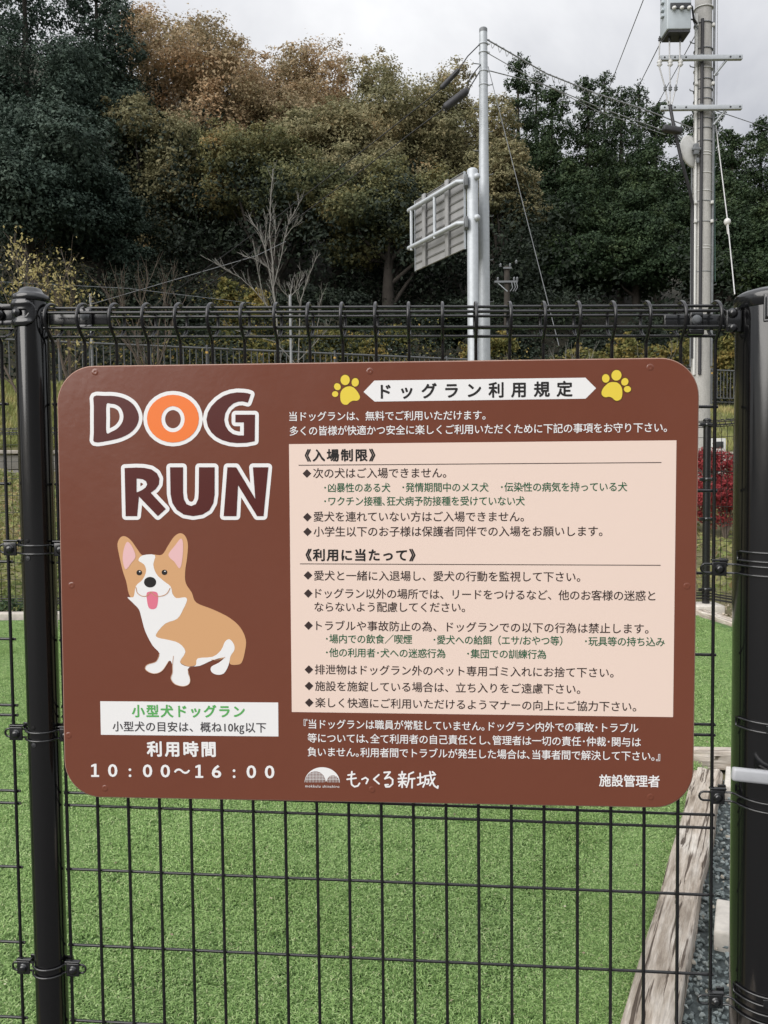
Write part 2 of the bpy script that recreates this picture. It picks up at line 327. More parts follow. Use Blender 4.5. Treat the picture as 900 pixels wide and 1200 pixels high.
def axis_vals(lo, hi, fine_lo, fine_hi, fine, coarse):
    v = list(np.arange(lo, fine_lo, coarse)) + list(np.arange(fine_lo, fine_hi, fine)) + list(np.arange(fine_hi, hi + coarse, coarse)); return v
def ground_part(name, x0, x1, y0, y1, nx, ny, mat, label):
    xs = np.linspace(x0, x1, nx); ys = np.linspace(y0, y1, ny)
    vs = [(x, y, gz(x, y)) for y in ys for x in xs]
    fs = [(j * nx + i, j * nx + i + 1, (j + 1) * nx + i + 1, (j + 1) * nx + i) for j in range(ny - 1) for i in range(nx - 1)]
    o = link(name, np_mesh(name, vs, fs, mat, True)); tag(o, label, None, kind='structure')
    if name == 'ground':
        o.data.materials.append(FFLOOR)
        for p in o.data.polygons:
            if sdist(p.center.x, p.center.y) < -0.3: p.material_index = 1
    return o
ground_part('paving', -200, 200, -160, 1.2, 60, 60, PAVING, 'dark asphalt on the near side of the dog run fence, with added hills behind the camera')
ground_part('ground', -60, 60, 1.2, 32, 121, 154, SOIL, 'soil and grass ground round the dog run and up the bank')
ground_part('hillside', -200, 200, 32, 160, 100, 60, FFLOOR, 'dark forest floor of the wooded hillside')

# ---------------------------------------------------------------- SIGNBOARD
SM = Matrix((( SGN.u.x, -SGN.n.x, SGN.v.x), (SGN.u.y, -SGN.n.y, SGN.v.y), (SGN.u.z, -SGN.n.z, SGN.v.z)))
u_ = SGN.u; y_ = -SGN.n; v_ = u_.cross(y_) * 1.0
v_ = v_ if v_.dot(SGN.v) > 0 else -v_
SM = Matrix(((u_.x, y_.x, v_.x), (u_.y, y_.y, v_.y), (u_.z, y_.z, v_.z)))
signboard = thing('signboard', SGN.o, 'brown rectangular dog run rules sign with a corgi picture, fixed to the black mesh fence', 'sign')
signboard.rotation_mode = 'QUATERNION'; signboard.rotation_quaternion = SM.to_quaternion()
def S(px, py):
    p = SGN.hit(px, py) - SGN.o; return (p.dot(u_), p.dot(v_))
def to_mesh_xz(o, name, layer, M=None):
    dg = bpy.context.evaluated_depsgraph_get(); me = bpy.data.meshes.new_from_object(o.evaluated_get(dg))
    for v in me.vertices:
        x, y = v.co.x, v.co.y
        if M: x, y = M(x, y)
        v.co = (x, -layer, y)
    me.name = name; return me
def fill(polys, mat, name, layer, parent, offset=0.0):
    c = bpy.data.curves.new('c', 'CURVE'); c.dimensions = '2D'; c.fill_mode = 'BOTH'; c.offset = offset
    for pl in polys:
        sp = c.splines.new('POLY'); sp.points.add(len(pl) - 1); sp.use_cyclic_u = True
        for i, (x, y) in enumerate(pl): sp.points[i].co = (x, y, 0, 1)
    o = bpy.data.objects.new('c', c); COL.objects.link(o); bpy.context.view_layer.update()
    me = to_mesh_xz(o, name, layer); COL.objects.unlink(o); bpy.data.objects.remove(o); bpy.data.curves.remove(c)
    me.materials.clear(); me.materials.append(mat)
    return link(name, me, parent)
def smooth_poly(pts, n=6, closed=True):
    out = []; m = len(pts)
    for i in range(m if closed else m - 1):
        g = lambda k: np.array(pts[k % m] if closed else pts[max(0, min(m - 1, k))], float)
        a, b, c_, d = g(i - 1), g(i), g(i + 1), g(i + 2)
        for j in range(n):
            t_ = j / n; out.append(tuple(0.5 * ((2 * b) + (-a + c_) * t_ + (2 * a - 5 * b + 4 * c_ - d) * t_ ** 2 + (-a + 3 * b - 3 * c_ + d) * t_ ** 3)))
    if not closed: out.append(tuple(pts[-1]))
    return out
def ell(cx, cy, rx, ry, rot=0, n=28):
    return [(cx + rx * math.cos(a) * math.cos(rot) - ry * math.sin(a) * math.sin(rot), cy + rx * math.cos(a) * math.sin(rot) + ry * math.sin(a) * math.cos(rot)) for a in [2 * math.pi * k / n for k in range(n)]]
def SP(pts, ox=0, oy=0, s=1.0): return [S(ox + x / s, oy + y / s) for x, y in pts]
def ribbon(strokes, width, mat, name, layer, parent):
    mb = MB(); k = 0; hw = width / 2
    for st in strokes:
        for i in range(len(st)):
            x, z = st[i]; L = layer + k * 1.6e-6; k += 1
            mb.add([(x + hw * math.cos(a), -L, z + hw * math.sin(a)) for a in [2 * math.pi * q / 14 for q in range(14)]], [tuple(range(14))])
            if i < len(st) - 1:
                x2, z2 = st[i + 1]; d = Vector((x2 - x, z2 - z)); d.normalize(); nx, nz = -d.y * hw, d.x * hw; L = layer + k * 1.6e-6; k += 1
                mb.add([(x - nx, -L, z - nz), (x2 - nx, -L, z2 - nz), (x2 + nx, -L, z2 + nz), (x + nx, -L, z + nz)], [(0, 1, 2, 3)])
    return mb.build(name, mat, parent)
# panel with rounded corners, 3 mm thick
def round_rect(c4, r, n=10):
    out = []
    for i in range(4):
        p = Vector(c4[i]); a = (Vector(c4[i - 1]) - p).normalized(); b = (Vector(c4[(i + 1) % 4]) - p).normalized()
        s0, s1 = p + a * r, p + b * r; ctr = p + a * r + b * r
        for k in range(n + 1):
            t_ = k / n * math.pi / 2; out.append(tuple(ctr - b * r * math.cos(t_) - a * r * math.sin(t_)))
    return out
c4 = [S(67, 430.3), S(819.0, 419.6), S(811.3, 946.5), S(77.0, 933.0)]
LLEN = 0.055
rr = round_rect(c4, LLEN)
mb = MB(); n = len(rr); T = 0.003; ch = 0.0006
ctr = Vector((0, 0)); 
for p in rr: ctr += Vector(p) / n
rin = [tuple(Vector(p) + (ctr - Vector(p)).normalized() * ch) for p in rr]
vs = [(x, 0, z) for x, z in rin] + [(x, ch, z) for x, z in rr] + [(x, T, z) for x, z in rr]
fs = [tuple(range(n))[::-1], tuple(range(2 * n, 3 * n))] + [(k * n + i, k * n + (i + 1) % n, (k + 1) * n + (i + 1) % n, (k + 1) * n + i) for k in (0, 1) for i in range(n)]
mb.add(vs, fs); panel = mb.build('panel', BROWN, signboard)
bm = bmesh.new(); bm.from_mesh(panel.data); bmesh.ops.recalc_face_normals(bm, faces=bm.faces[:]); bm.to_mesh(panel.data); bm.free()
# light metal edge of the plate
edge = MB(); edge.tube([(x, 0.0022, z) for x, z in rr], 0.00155, 6, closed=True); edge.build('panel_edge', flat_mat('plate_edge', (0.36, 0.22, 0.17), 0.5, 0.1, 0.1, 60), signboard)
PX = (Vector(S(500, 600)) - Vector(S(400, 600))).length / 100     # metres per photo pixel on the board
# boxes
fill([SP([(338.7, 520.5), (792.7, 516), (788.7, 840.3), (342, 834.3)])], INK['cream'], 'rules_field', 0.0002, signboard)
fill([SP([(117.5, 821.7), (326, 823.2), (326.3, 863), (118.3, 861)])], INK['white'], 'notice_field', 0.0002, signboard)
fill([SP([(426, 459.3), (438.7, 446), (686, 442.6), (698.5, 455), (686.2, 467.2), (439, 470.6)])], INK['white'], 'title_banner', 0.0002, signboard)
for a, b in (((350, 545.2), (775, 542.0)), ((351.5, 660.7), (774, 662.4))):
    p0, p1 = Vector(S(*a)), Vector(S(*b)); nrm = Vector((0, PX * 0.45))
    fill([[tuple(p0 - nrm), tuple(p1 - nrm), tuple(p1 + nrm), tuple(p0 + nrm)]], INK['dark'], 'rule_line', 0.0004, signboard)
# text
def measure(body, size, spacing, offset=0.0):
    c = bpy.data.curves.new('t', 'FONT'); c.body = body; c.size = size; c.space_character = spacing; c.offset = offset; c.resolution_u = 3
    o = bpy.data.objects.new('t', c); COL.objects.link(o); bpy.context.view_layer.update()
    dg = bpy.context.evaluated_depsgraph_get(); me = bpy.data.meshes.new_from_object(o.evaluated_get(dg))
    COL.objects.unlink(o); bpy.data.objects.remove(o); bpy.data.curves.remove(c); return me
def bb(me):
    co = np.empty(len(me.vertices) * 3, np.float32); me.vertices.foreach_get('co', co); co = co.reshape(-1, 3); return co[:, 0].min(), co[:, 0].max(), co[:, 1].min(), co[:, 1].max()
km = measure('国', 1.0, 1.0); kb = bb(km); KH = kb[3] - kb[2]; KC = (kb[3] + kb[2]) / 2
dm = bb(measure('0', 1.0, 1.0)); DH = dm[3] - dm[2]; DC = (dm[3] + dm[2]) / 2
def strike(me, off, n=6):
    """heavier strokes: the same flat print struck several times round a small circle"""
    nv, nl, npo = len(me.vertices), len(me.loops), len(me.polygons); co = np.empty(nv * 3, np.float32); me.vertices.foreach_get('co', co); co = co.reshape(-1, 3)
    fs = [tuple(p.vertices) for p in me.polygons]; V = []; Fs = []
    for i in range(n + 1):
        a = 2 * math.pi * (i + 0.5) / n; dx, dz = (0, 0) if i == n else (math.cos(a) * off, math.sin(a) * off); V.append(co + np.array([dx, -i * 1.0e-5, dz])); Fs += [tuple(q + i * nv for q in f) for f in fs]
    m2 = bpy.data.meshes.new('text_line'); m2.from_pydata(np.concatenate(V).tolist(), [], Fs); m2.update(); return m2
def text(body, x0, x1, y0, y1, h, mat, bold=0.0, digit=False, layer=0.0004, parent=None):
    size = h * PX / (DH if digit else KH); cen = (DC if digit else KC) * size
    p0, p1 = Vector(S(x0, y0)), Vector(S(x1, y1)); W = (p1 - p0).length
    off = bold * size
    w1 = bb(measure(body, size, 1.0, 0)); w2 = bb(measure(body, size, 1.2, 0))
    a, b = w1[1] - w1[0], w2[1] - w2[0]
    off = off * 0.55; sp = 1.0 + (W - 2 * off - a) / max(1e-9, (b - a)) * 0.2 if b - a > 1e-6 else 1.0
    sp = max(0.965, sp); me = measure(body, size, sp, 0); x_min, x_max, _, _ = bb(me)
    d = (p1 - p0).normalized(); k = (W - 2 * off) / (x_max - x_min)
    for v in me.vertices:
        x = (v.co.x - x_min) * k + off; y = v.co.y - cen; q = p0 + d * x + Vector((-d.y, d.x)) * y; v.co = (q.x, -layer, q.y)
    if off > 1e-6: me = strike(me, off)
    me.materials.clear(); me.materials.append(mat); me.name = 'text_line'
    return link('text_line', me, parent or signboard)
WH, BK, GR = INK['white'], INK['dark'], INK['green']
text('ドッグラン利用規定', 446, 671, 459.2, 456, 16.3, INK['black'], 0.055)
text('当ドッグランは、無料でご利用いただけます。', 339, 569, 488.3, 486.6, 10.3, WH, 0.014)
text('多くの皆様が快適かつ安全に楽しくご利用いただくために下記の事項をお守り下さい。', 339.5, 781.5, 505.3, 501.0, 10.4, WH, 0.014)
text('《入場制限》', 357, 440, 534, 533.6, 13.2, INK['black'], 0.060)
text('《利用に当たって》', 358, 487, 650.6, 650.8, 13.2, INK['black'], 0.060)
for (b, x0, x1, y0, y1) in [('次の犬はご入場できません。', 367, 523, 554.8, 554.3), ('愛犬を連れていない方はご入場できません。', 367.5, 614, 605.6, 605.6),
        ('小学生以下のお子様は保護者同伴での入場をお願いします。', 367.5, 706, 623.2, 622.7), ('愛犬と一緒に入退場し、愛犬の行動を監視して下さい。', 368, 680, 674.6, 676.2),
        ('ドッグラン以外の場所では、リードをつけるなど、他のお客様の迷惑と', 369.5, 768, 695.4, 698.4), ('ならないよう配慮してください。', 368.5, 545, 711.3, 711.9),
        ('トラブルや事故防止の為、ドッグランでの以下の行為は禁止します。', 370.5, 760, 733.2, 737.0), ('排泄物はドッグラン外のペット専用ゴミ入れにお捨て下さい。', 369, 719, 784.7, 788.5),
        ('施設を施錠している場合は、立ち入りをご遠慮下さい。', 369.2, 680, 804, 807.7), ('楽しく快適にご利用いただけるようマナーの向上にご協力下さい。', 369.5, 745.5, 823.4, 828.3)]:
    text(b, x0, x1, y0, y1, 11.2, BK, 0.017)
for (x, y) in [(359.7, 554.9), (360.2, 606), (360.4, 623.2), (361, 674.2), (361.2, 695.4), (361.6, 733), (362, 784.6), (362.2, 803.8), (362.4, 823.3)]:
    r_ = 5.1; fill([SP([(x - r_, y), (x, y - r_), (x + r_, y), (x, y + r_)])], BK, 'bullet_mark', 0.0004, signboard)
for (b, x0, x1, y0, y1) in [('･凶暴性のある犬', 380, 457.5, 571.7, 571.6), ('･発情期間中のメス犬', 471.5, 572.5, 571.3, 571.2), ('･伝染性の病気を持っている犬', 587, 735, 571, 570.6),
        ('･ワクチン接種､狂犬病予防接種を受けていない犬', 380, 615, 587.6, 587.2), ('･場内での飲食／喫煙', 382, 483, 748.7, 749.4), ('･愛犬への給餌（エサ/おやつ等）', 508, 659, 749.8, 751.2),
        ('･玩具等の持ち込み', 685.5, 779, 751.6, 752.4), ('･他の利用者･犬への迷惑行為', 382, 522, 764.7, 766), ('･集団での訓練行為', 547.5, 640, 766.2, 767)]:
    text(b, x0, x1, y0, y1, 10.2, GR, 0.022)
text('『当ドッグランは職員が常駐していません｡ドッグラン内外での事故･トラブル', 356, 748, 848.4, 853.3, 10.6, WH, 0.014)
text('等については､全て利用者の自己責任とし､管理者は一切の責任･仲裁･関与は', 360.5, 751, 864.8, 869.8, 10.6, WH, 0.014)
text('負いません｡利用者間でトラブルが発生した場合は､当事者間で解決して下さい｡』', 360.5, 773.5, 881, 886.3, 10.6, WH, 0.014)
text('施設管理者', 702, 773, 914.8, 915.8, 13.2, WH, 0.03)
text('小型犬ドッグラン', 154.5, 287, 833.4, 834, 14.0, INK['lgreen'], 0.06)
text('小型犬の目安は、概ね10㎏以下', 132, 312, 851.3, 852.8, 11.5, INK['grey'], 0.03)
text('利用時間', 172, 253, 877.8, 878.3, 17.0, WH, 0.065)
for ch_, cx_ in zip('10:00～16:00', (111.3, 132.2, 152.4, 173.0, 193.8, 213.4, 233.3, 253.8, 274.4, 294.6, 316.0)):
    yc_ = 902.6 + (cx_ - 106) * 0.0093
    if ch_ == '1':
        fill([SP([(cx_ + x, yc_ + y) for x, y in ((-0.7, -7.7), (1.9, -7.7), (1.9, 5.4), (5.0, 5.4), (5.0, 7.7), (-4.3, 7.7), (-4.3, 5.4), (-1.1, 5.4), (-1.1, -4.7), (-4.3, -3.8), (-4.3, -6.0))])], WH, 'numeral', 0.0004, signboard); continue
    sz = 15.0 * PX / DH; me = measure(ch_, sz, 1.0, 0.018 * sz if ch_ != '～' else 0); x0_, x1_, z0_, z1_ = bb(me); c_ = S(cx_, yc_)
    sx_ = 1.0 if ch_ in '1:' else (11.6 * PX if ch_ != '～' else 19 * PX) / (x1_ - x0_)
    for v in me.vertices: v.co = (c_[0] + (v.co.x - (x0_ + x1_) / 2) * sx_, -0.0004, c_[1] + v.co.y - (DC * sz if ch_ != '～' else (z0_ + z1_) / 2))
    me = strike(me, 0.35 * PX) if ch_ == '～' else me
    me.materials.clear(); me.materials.append(WH); me.name = 'numeral'; link('numeral', me, signboard)

# DOG RUN capitals: coloured letter over its wider white outline
LET = [
 ('maroon', [smooth_poly([(162, 143), (200, 141), (240, 142), (278, 152), (310, 174), (329, 210), (327, 243), (305, 275), (265, 298), (212, 311), (163, 315), (161, 280), (161, 180)], 3),
             smooth_poly([(209, 173), (225, 171), (243, 174), (262, 187), (272, 212), (269, 238), (252, 262), (228, 276), (209, 280), (208, 225)], 3)]),
 ('orange', [ell(459, 227, 98, 90), ell(459, 229, 44, 49)[::-1]]),
 ('maroon', [[(752, 135), (740, 131), (725, 129), (700, 128), (675, 132), (650, 141), (625, 158), (603, 181), (590, 205), (585, 230), (590, 255), (603, 278), (622, 296), (645, 308), (672, 316), (700, 319), (735, 318), (767, 312),
              (768, 212), (694, 212), (694, 241), (726, 241), (726, 290), (705, 290), (685, 285), (668, 272), (657, 254), (652, 232), (656, 207), (668, 186), (686, 170), (705, 163), (722, 162), (741, 167)]]),
 ('maroon', [[(277, 413), (320, 411), (350, 412), (378, 418), (398, 432), (408, 452), (406, 474), (394, 492), (375, 506), (432, 567), (402, 594), (331, 520), (324, 594), (281, 594)],
             [(322, 452), (322, 505), (340, 497), (355, 487), (362, 475), (358, 463), (345, 455)]]),
 ('maroon', [[(448, 410), (497, 410), (497, 505), (500, 530), (510, 549), (528, 556), (545, 549), (554, 530), (556, 505), (557, 410), (616, 410), (616, 512), (611, 545), (596, 572), (570, 588), (535, 594), (500, 588), (474, 571), (457, 545), (450, 512)]]),
 ('maroon', [[(664, 410), (697, 410), (769, 529), (760, 410), (818, 410), (800, 594), (776, 594), (704, 477), (698, 594), (650, 594)]]),
]
for k, (mc, polys) in enumerate(LET):
    P3 = [SP(p, 60, 420, 3.2143) for p in polys]
    ow = 4.3 * PX
    lo = ribbon([p + [p[0]] for p in P3], ow * 2.1, INK['white'], 'capital_outline', 0.00022, signboard)
    assert ow
    fill(P3, INK[mc], 'capital_letter', 0.00062 + 0.00002 * k, signboard)
# paw prints
def paw(pads, s, ox, oy):
    a = [SP(p, ox, oy, s) for p in pads]
    b = fill(a, INK['olive'], 'paw_print', 0.0003, signboard, offset=0.9 * PX)
    fill(a, INK['yellow'], 'paw_pads', 0.00045, b)
paw([ell(645, 153, 54, 60, 0.0), ell(763, 181, 42, 50, 0.1), ell(554, 232, 38, 42, -0.6), ell(528, 318, 36, 34),
     smooth_poly([(690, 228), (740, 240), (785, 285), (817, 345), (808, 380), (780, 396), (735, 396), (700, 415), (668, 442), (625, 438), (596, 405), (588, 350), (596, 290), (635, 245)], 4)], 10, 340, 430)
paw([ell(485, 223, 88, 93, 0.3), ell(297, 277, 66, 75), ell(632, 337, 62, 68, 0.5), ell(678, 466, 62, 55),
     smooth_poly([(430, 342), (500, 352), (555, 400), (585, 470), (585, 580), (560, 640), (500, 670), (450, 655), (405, 615), (350, 600), (290, 608), (240, 580), (222, 530), (245, 460), (310, 385), (365, 350)], 4)], 15, 690, 425)
# corgi picture
dog = fill([SP(smooth_poly([(300, 290), (283, 230), (270, 190), (256, 130), (250, 88), (262, 63), (280, 60), (302, 76), (325, 108), (345, 131), (385, 128), (418, 128), (440, 95), (462, 62), (484, 48), (504, 57), (515, 88), (512, 140), (505, 190),
     (507, 235), (530, 272), (547, 309), (610, 335), (670, 365), (712, 402), (733, 448), (730, 492), (718, 534), (700, 543), (675, 541), (664, 522), (612, 521), (575, 534), (545, 545), (515, 549), (484, 533), (470, 505), (405, 465), (378, 425), (368, 360), (356, 312)], 4), 60, 610, 3.2143)],
     INK['tan'], 'dog_picture', 0.0003, signboard)
def dp(pts, col, name, layer, smooth=4): return fill([SP(smooth_poly(pts, smooth) if smooth else pts, 60, 610, 3.2143)], INK[col], name, layer, dog)
dp([(288, 290), (310, 312), (331, 335), (340, 365), (355, 418), (382, 470), (408, 500), (396, 530), (363, 542), (353, 558), (370, 572), (395, 576), (420, 564), (445, 528), (456, 542), (457, 570), (450, 594), (465, 615), (495, 624), (518, 617), (524, 598), (516, 575),
    (521, 552), (560, 547), (605, 527), (652, 515), (632, 535), (604, 550), (603, 568), (622, 580), (650, 576), (668, 545), (676, 510), (690, 488), (688, 465), (672, 447), (655, 456), (640, 488), (608, 513), (552, 519), (545, 545), (515, 550), (485, 533), (506, 494),
    (482, 462), (440, 449), (403, 441), (396, 427), (430, 388), (475, 370), (497, 335), (512, 300), (503, 289), (472, 292), (457, 275), (450, 248), (422, 226), (396, 200), (385, 165), (391, 130), (345, 131), (329, 150), (350, 165), (358, 190), (345, 222), (320, 246), (312, 285), (300, 289)], 'white', 'white_fur', 0.00045, 3)
dp([(287, 80), (274, 108), (270, 150), (281, 184), (302, 160), (318, 135), (305, 98)], 'pink', 'inner_ear', 0.0006)
dp([(489, 68), (466, 95), (442, 130), (465, 156), (485, 180), (495, 140), (497, 88)], 'pink', 'inner_ear', 0.0006)
dp(ell(332, 196, 10.5, 10), 'black', 'eye', 0.0006, 0); dp(ell(427, 195, 10.5, 10), 'black', 'eye', 0.0006, 0); dp(ell(373, 232, 23, 20), 'black', 'nose', 0.0006, 0)
dp(ell(334, 192, 2.6, 2.4, 0, 10), 'white', 'eye_glint', 0.0007, 0); dp(ell(429, 191, 2.6, 2.4, 0, 10), 'white', 'eye_glint', 0.0007, 0)
dp([(361, 272), (380, 267), (400, 272), (403, 300), (397, 327), (381, 334), (367, 326), (361, 298)], 'tongue', 'tongue', 0.0006)
dl = lambda pts, wd=2.6: SP(smooth_poly(pts, 4, False), 60, 610, 3.2143)
ribbon([dl([(320, 252), (325, 272), (342, 284), (362, 283), (376, 268)]), dl([(376, 268), (392, 282), (412, 285), (435, 276), (448, 255)])], 0.9 * PX, INK['mouth'], 'mouth_line', 0.0008, dog)
ribbon([dl([(408, 500), (396, 530), (363, 542), (354, 558), (371, 572), (395, 576), (420, 564), (443, 530)]), dl([(461, 510), (457, 545), (457, 572), (451, 594), (465, 615), (495, 624), (518, 617), (524, 598), (515, 560)]), dl([(604, 524), (632, 524), (655, 514)])], 0.6 * PX, INK['mouth'], 'leg_line', 0.0008, dog)
# emblem and brushed name
def LG(pts): return SP(pts, 350, 885, 5.0)
def harc(cx, base, rx, ry, a0=0, a1=180, n=24): return [(cx - rx * math.cos(R(a)), base - ry * math.sin(R(a))) for a in np.linspace(a0, a1, n)]
outer = harc(138, 160, 103, 90)
inner = [(236, 158)] + harc(201, 158, 37, 40, 175, 5, 14) + [(162, 150)] + harc(98, 158, 60, 64, 178, 2, 18) 
logo = fill([LG(outer + inner)], WH, 'emblem', 0.0003, signboard)
st = []
for (cx, rx, ry) in ((98, 58, 62), (201, 35, 38)):
    for x in np.arange(cx - rx + 5, cx + rx - 2, 8.6):
        h = ry * math.sqrt(max(0, 1 - ((x - cx) / rx) ** 2)); st.append(LG([(x, 158 - h), (x, 158)]))
    for yy in np.arange(16, ry, 8.6):
        h = rx * math.sqrt(max(0, 1 - (yy / ry) ** 2)); st.append(LG([(cx - h, 158 - yy), (cx + h, 158 - yy)]))
ribbon(st, 0.42 * PX, WH, 'emblem_lattice', 0.0004, logo)
tl = text('mokkulu shinshiro', 357.8, 397.6, 921, 921.6, 3.2, WH, 0.01, digit=True)
SG = [[(312, 96), (307, 140), (311, 172), (327, 184), (346, 180), (357, 164)], [(290, 116), (328, 110)], [(284, 141), (336, 134)],
      [(371, 141), (392, 131), (407, 142), (396, 165)], [(470, 114), (440, 140), (471, 167)],
      [(501, 101), (536, 98), (505, 137), (532, 128), (551, 142), (550, 168), (532, 184), (512, 185), (507, 173), (524, 172)],
      [(606, 96), (605, 110)], [(588, 114), (626, 111)], [(597, 119), (601, 130)], [(618, 118), (613, 130)], [(584, 137), (632, 134)], [(608, 137), (606, 188)], [(586, 156), (629, 153)], [(603, 160), (588, 179)], [(613, 160), (627, 174)],
      [(672, 99), (646, 111)], [(646, 111), (644, 150), (632, 186)], [(646, 139), (680, 136)], [(665, 139), (664, 190)],
      [(712, 106), (713, 164)], [(697, 131), (729, 128)], [(697, 173), (730, 159)], [(736, 122), (801, 113)], [(743, 124), (741, 160), (729, 185)], [(742, 143), (762, 141), (760, 165), (751, 168)], [(769, 96), (777, 142), (794, 178), (814, 192), (816, 180)], [(796, 133), (768, 176)], [(784, 97), (795, 106)]]
ribbon([LG(s_) for s_ in SG], 2.0 * PX, WH, 'brushed_lettering', 0.0003, signboard)
# rivet bumps under the film
for (x, y) in [(111.5, 436), (433.5, 435), (762, 430.5), (805, 687), (80.5, 862), (123, 924), (436, 925.5), (762.5, 934), (84, 686)]:
    m_ = MB(); x_, z_ = S(x, y); m_.lathe([(0.0052, 0), (0.0044, 0.0003), (0.0030, 0.0006), (0.0012, 0.00035), (1e-6, 0.0002)], (x_, 0, z_), (0, -1, 0), 18); m_.build('rivet', BROWN, signboard)

# ---------------------------------------------------------------- FRONT MESH FENCE
a_l = FEN.ab(62.5, 400)[0]; a_r = FEN.ab(838, 425)[0]; PITCH_W = (a_r - a_l) / 20
yl = [473, 567, 660, 751, 829, 841, 931, 945, 1021, 1110, 1197]; yr = [477, 576, 672, 768, 850, 862, 955, 971, 1049, 1142, None]
bs = []
for a, b in zip(yl, yr):
    b1 = FEN.ab(72, a)[1]; bs.append(b1 if b is None else (b1 + FEN.ab(832, b)[1]) / 2)
HB = bs + [bs[-1] - (bs[-2] - bs[-1])]
b_top = (FEN.ab(62, 357)[1] + FEN.ab(838, 356)[1]) / 2
b_bot = (0.03 - FEN.o.z) / FEN.v.z
UX, VX, NX = FEN.u, FEN.v, FEN.n
# top roll of the vertical wires: (towards camera, below top)
PROF = [(0.0, -0.060), (0.004, -0.053), (0.014, -0.045), (0.0235, -0.035), (0.0275, -0.023), (0.025, -0.012), (0.017, -0.004), (0.006, 0.0005), (-0.006, 0.0015), (-0.020, -0.001), (-0.031, -0.007), (-0.035, -0.016), (-0.035, -0.028), (-0.030, -0.037), (-0.018, -0.044), (-0.006, -0.049)]
ROLLW = [(-0.001, -0.0042), (0.0215, -0.0155), (0.0175, -0.0375), (-0.0305, -0.0125), (-0.0305, -0.0305), (-0.0048, -0.0475)]
def panel_fence(label, cat, a0, nv, group=None, name='mesh_fence_panel'):
    base = FEN.P(a0 + PITCH_W * (nv - 1) / 2, b_bot, 0)
    root = thing(name, base, label, cat, group)
    rel = lambda a, b, n_=0.0: FEN.P(a, b, n_) - base
    m = MB()
    pts = [rel(a0, b_bot)] + [rel(a0, b_bot + (b_top - 0.060 - b_bot) * k / 6) for k in range(1, 6)] + [rel(a0, b_top + z, n_) for n_, z in smooth_poly(PROF, 3, False)]
    m.tube(pts, 0.00255, 10); me = m.mesh('vertical_wire', WIREM)
    for k in range(nv): link('vertical_wire', me, root, UX * (PITCH_W * k) + UX * random.uniform(-0.0004, 0.0004))
    L0, L1 = -0.006, PITCH_W * (nv - 1) + 0.006
    m = MB(); m.tube([rel(a0 + L0 + (L1 - L0) * k / 8, 0, -0.0044) - rel(a0, 0) for k in range(9)], 0.0023, 8); hm = m.mesh('horizontal_wire', WIREM)
    for b in HB: link('horizontal_wire', hm, root, rel(a0, b))
    for n_, z in ROLLW: link('roll_wire', hm, root, rel(a0, b_top + z, n_ + 0.0044))
    return root
random.seed(3)
front = panel_fence('black wire mesh fence panel with a rolled top, behind the brown rules sign', 'fence', a_l, 21)
a_left_last = FEN.ab(2.0, 420)[0]
leftp = panel_fence('black wire mesh panel left of the domed post, cut by the photo edge', 'fence', a_left_last - 12 * PITCH_W, 13)
a_gate = FEN.ab(955, 425)[0]
gatep = panel_fence('black mesh gate panel to the right of the thick gate post', 'gate', a_gate, 14, None, 'mesh_gate')

# ---------------------------------------------------------------- POSTS
def post_at(px, n_=0.0): return FEN.P(FEN.ab(px, 352)[0], b_top, n_)
VY = VX
def band_patch(R0, ang0, ang1, z0, z1, hole=None, round_end=True, na=44, nz=22, bulge=None):
    """sheet wrapped on a cylinder; ang measured from the camera side, positive to the right"""
    vs = []; fs = []; idx = {}
    for j in range(nz + 1):
        for i in range(na + 1):
            a = ang0 + (ang1 - ang0) * i / na; z = z0 + (z1 - z0) * j / nz; r = R0 + (bulge(i / na, j / nz) if bulge else 0)
            vs.append(NX * (r * math.cos(a)) + UX * (r * math.sin(a)) + VX * z)
    def keep(i, j):
        s_ = (i + 0.5) / na * (ang1 - ang0) * R0; L = (ang1 - ang0) * R0; z = (j + 0.5) / nz * (z1 - z0); H = z1 - z0; h = H / 2
        if round_end and s_ > L - h and math.hypot(s_ - (L - h), (z - h)) > h: return False
        if hole:
            s0, s1, hz0, hz1 = hole; r_ = (hz1 - hz0) / 2; zc_ = (hz0 + hz1) / 2
            dx = max(s0 + r_ - s_, 0, s_ - (s1 - r_))
            if math.hypot(dx, z - zc_) < r_: return False
        return True
    for j in range(nz):
        for i in range(na):
            if keep(i, j): k = j * (na + 1) + i; fs.append((k, k + 1, k + na + 2, k + na + 1))
    return vs, fs
def sheet(name, vs, fs, mat, parent, thick=0.002):
    m = MB(); m.add(vs, fs, True); o = m.build(name, mat, parent)
    md = o.modifiers.new('s', 'SOLIDIFY'); md.thickness = thick; md.offset = 0
    dg = bpy.context.evaluated_depsgraph_get(); me = bpy.data.meshes.new_from_object(o.evaluated_get(dg)); o.modifiers.clear(); o.data = me; me.name = name; return o
def bolt(mb, c, axis, r=0.0055, h=0.0045):
    mb.lathe([(r * 1.25, 0), (r * 1.25, 0.0008), (r, 0.0012), (r * 0.96, h * 0.55), (r * 0.7, h * 0.9), (r * 0.3, h), (1e-6, h)], c, axis, 16)
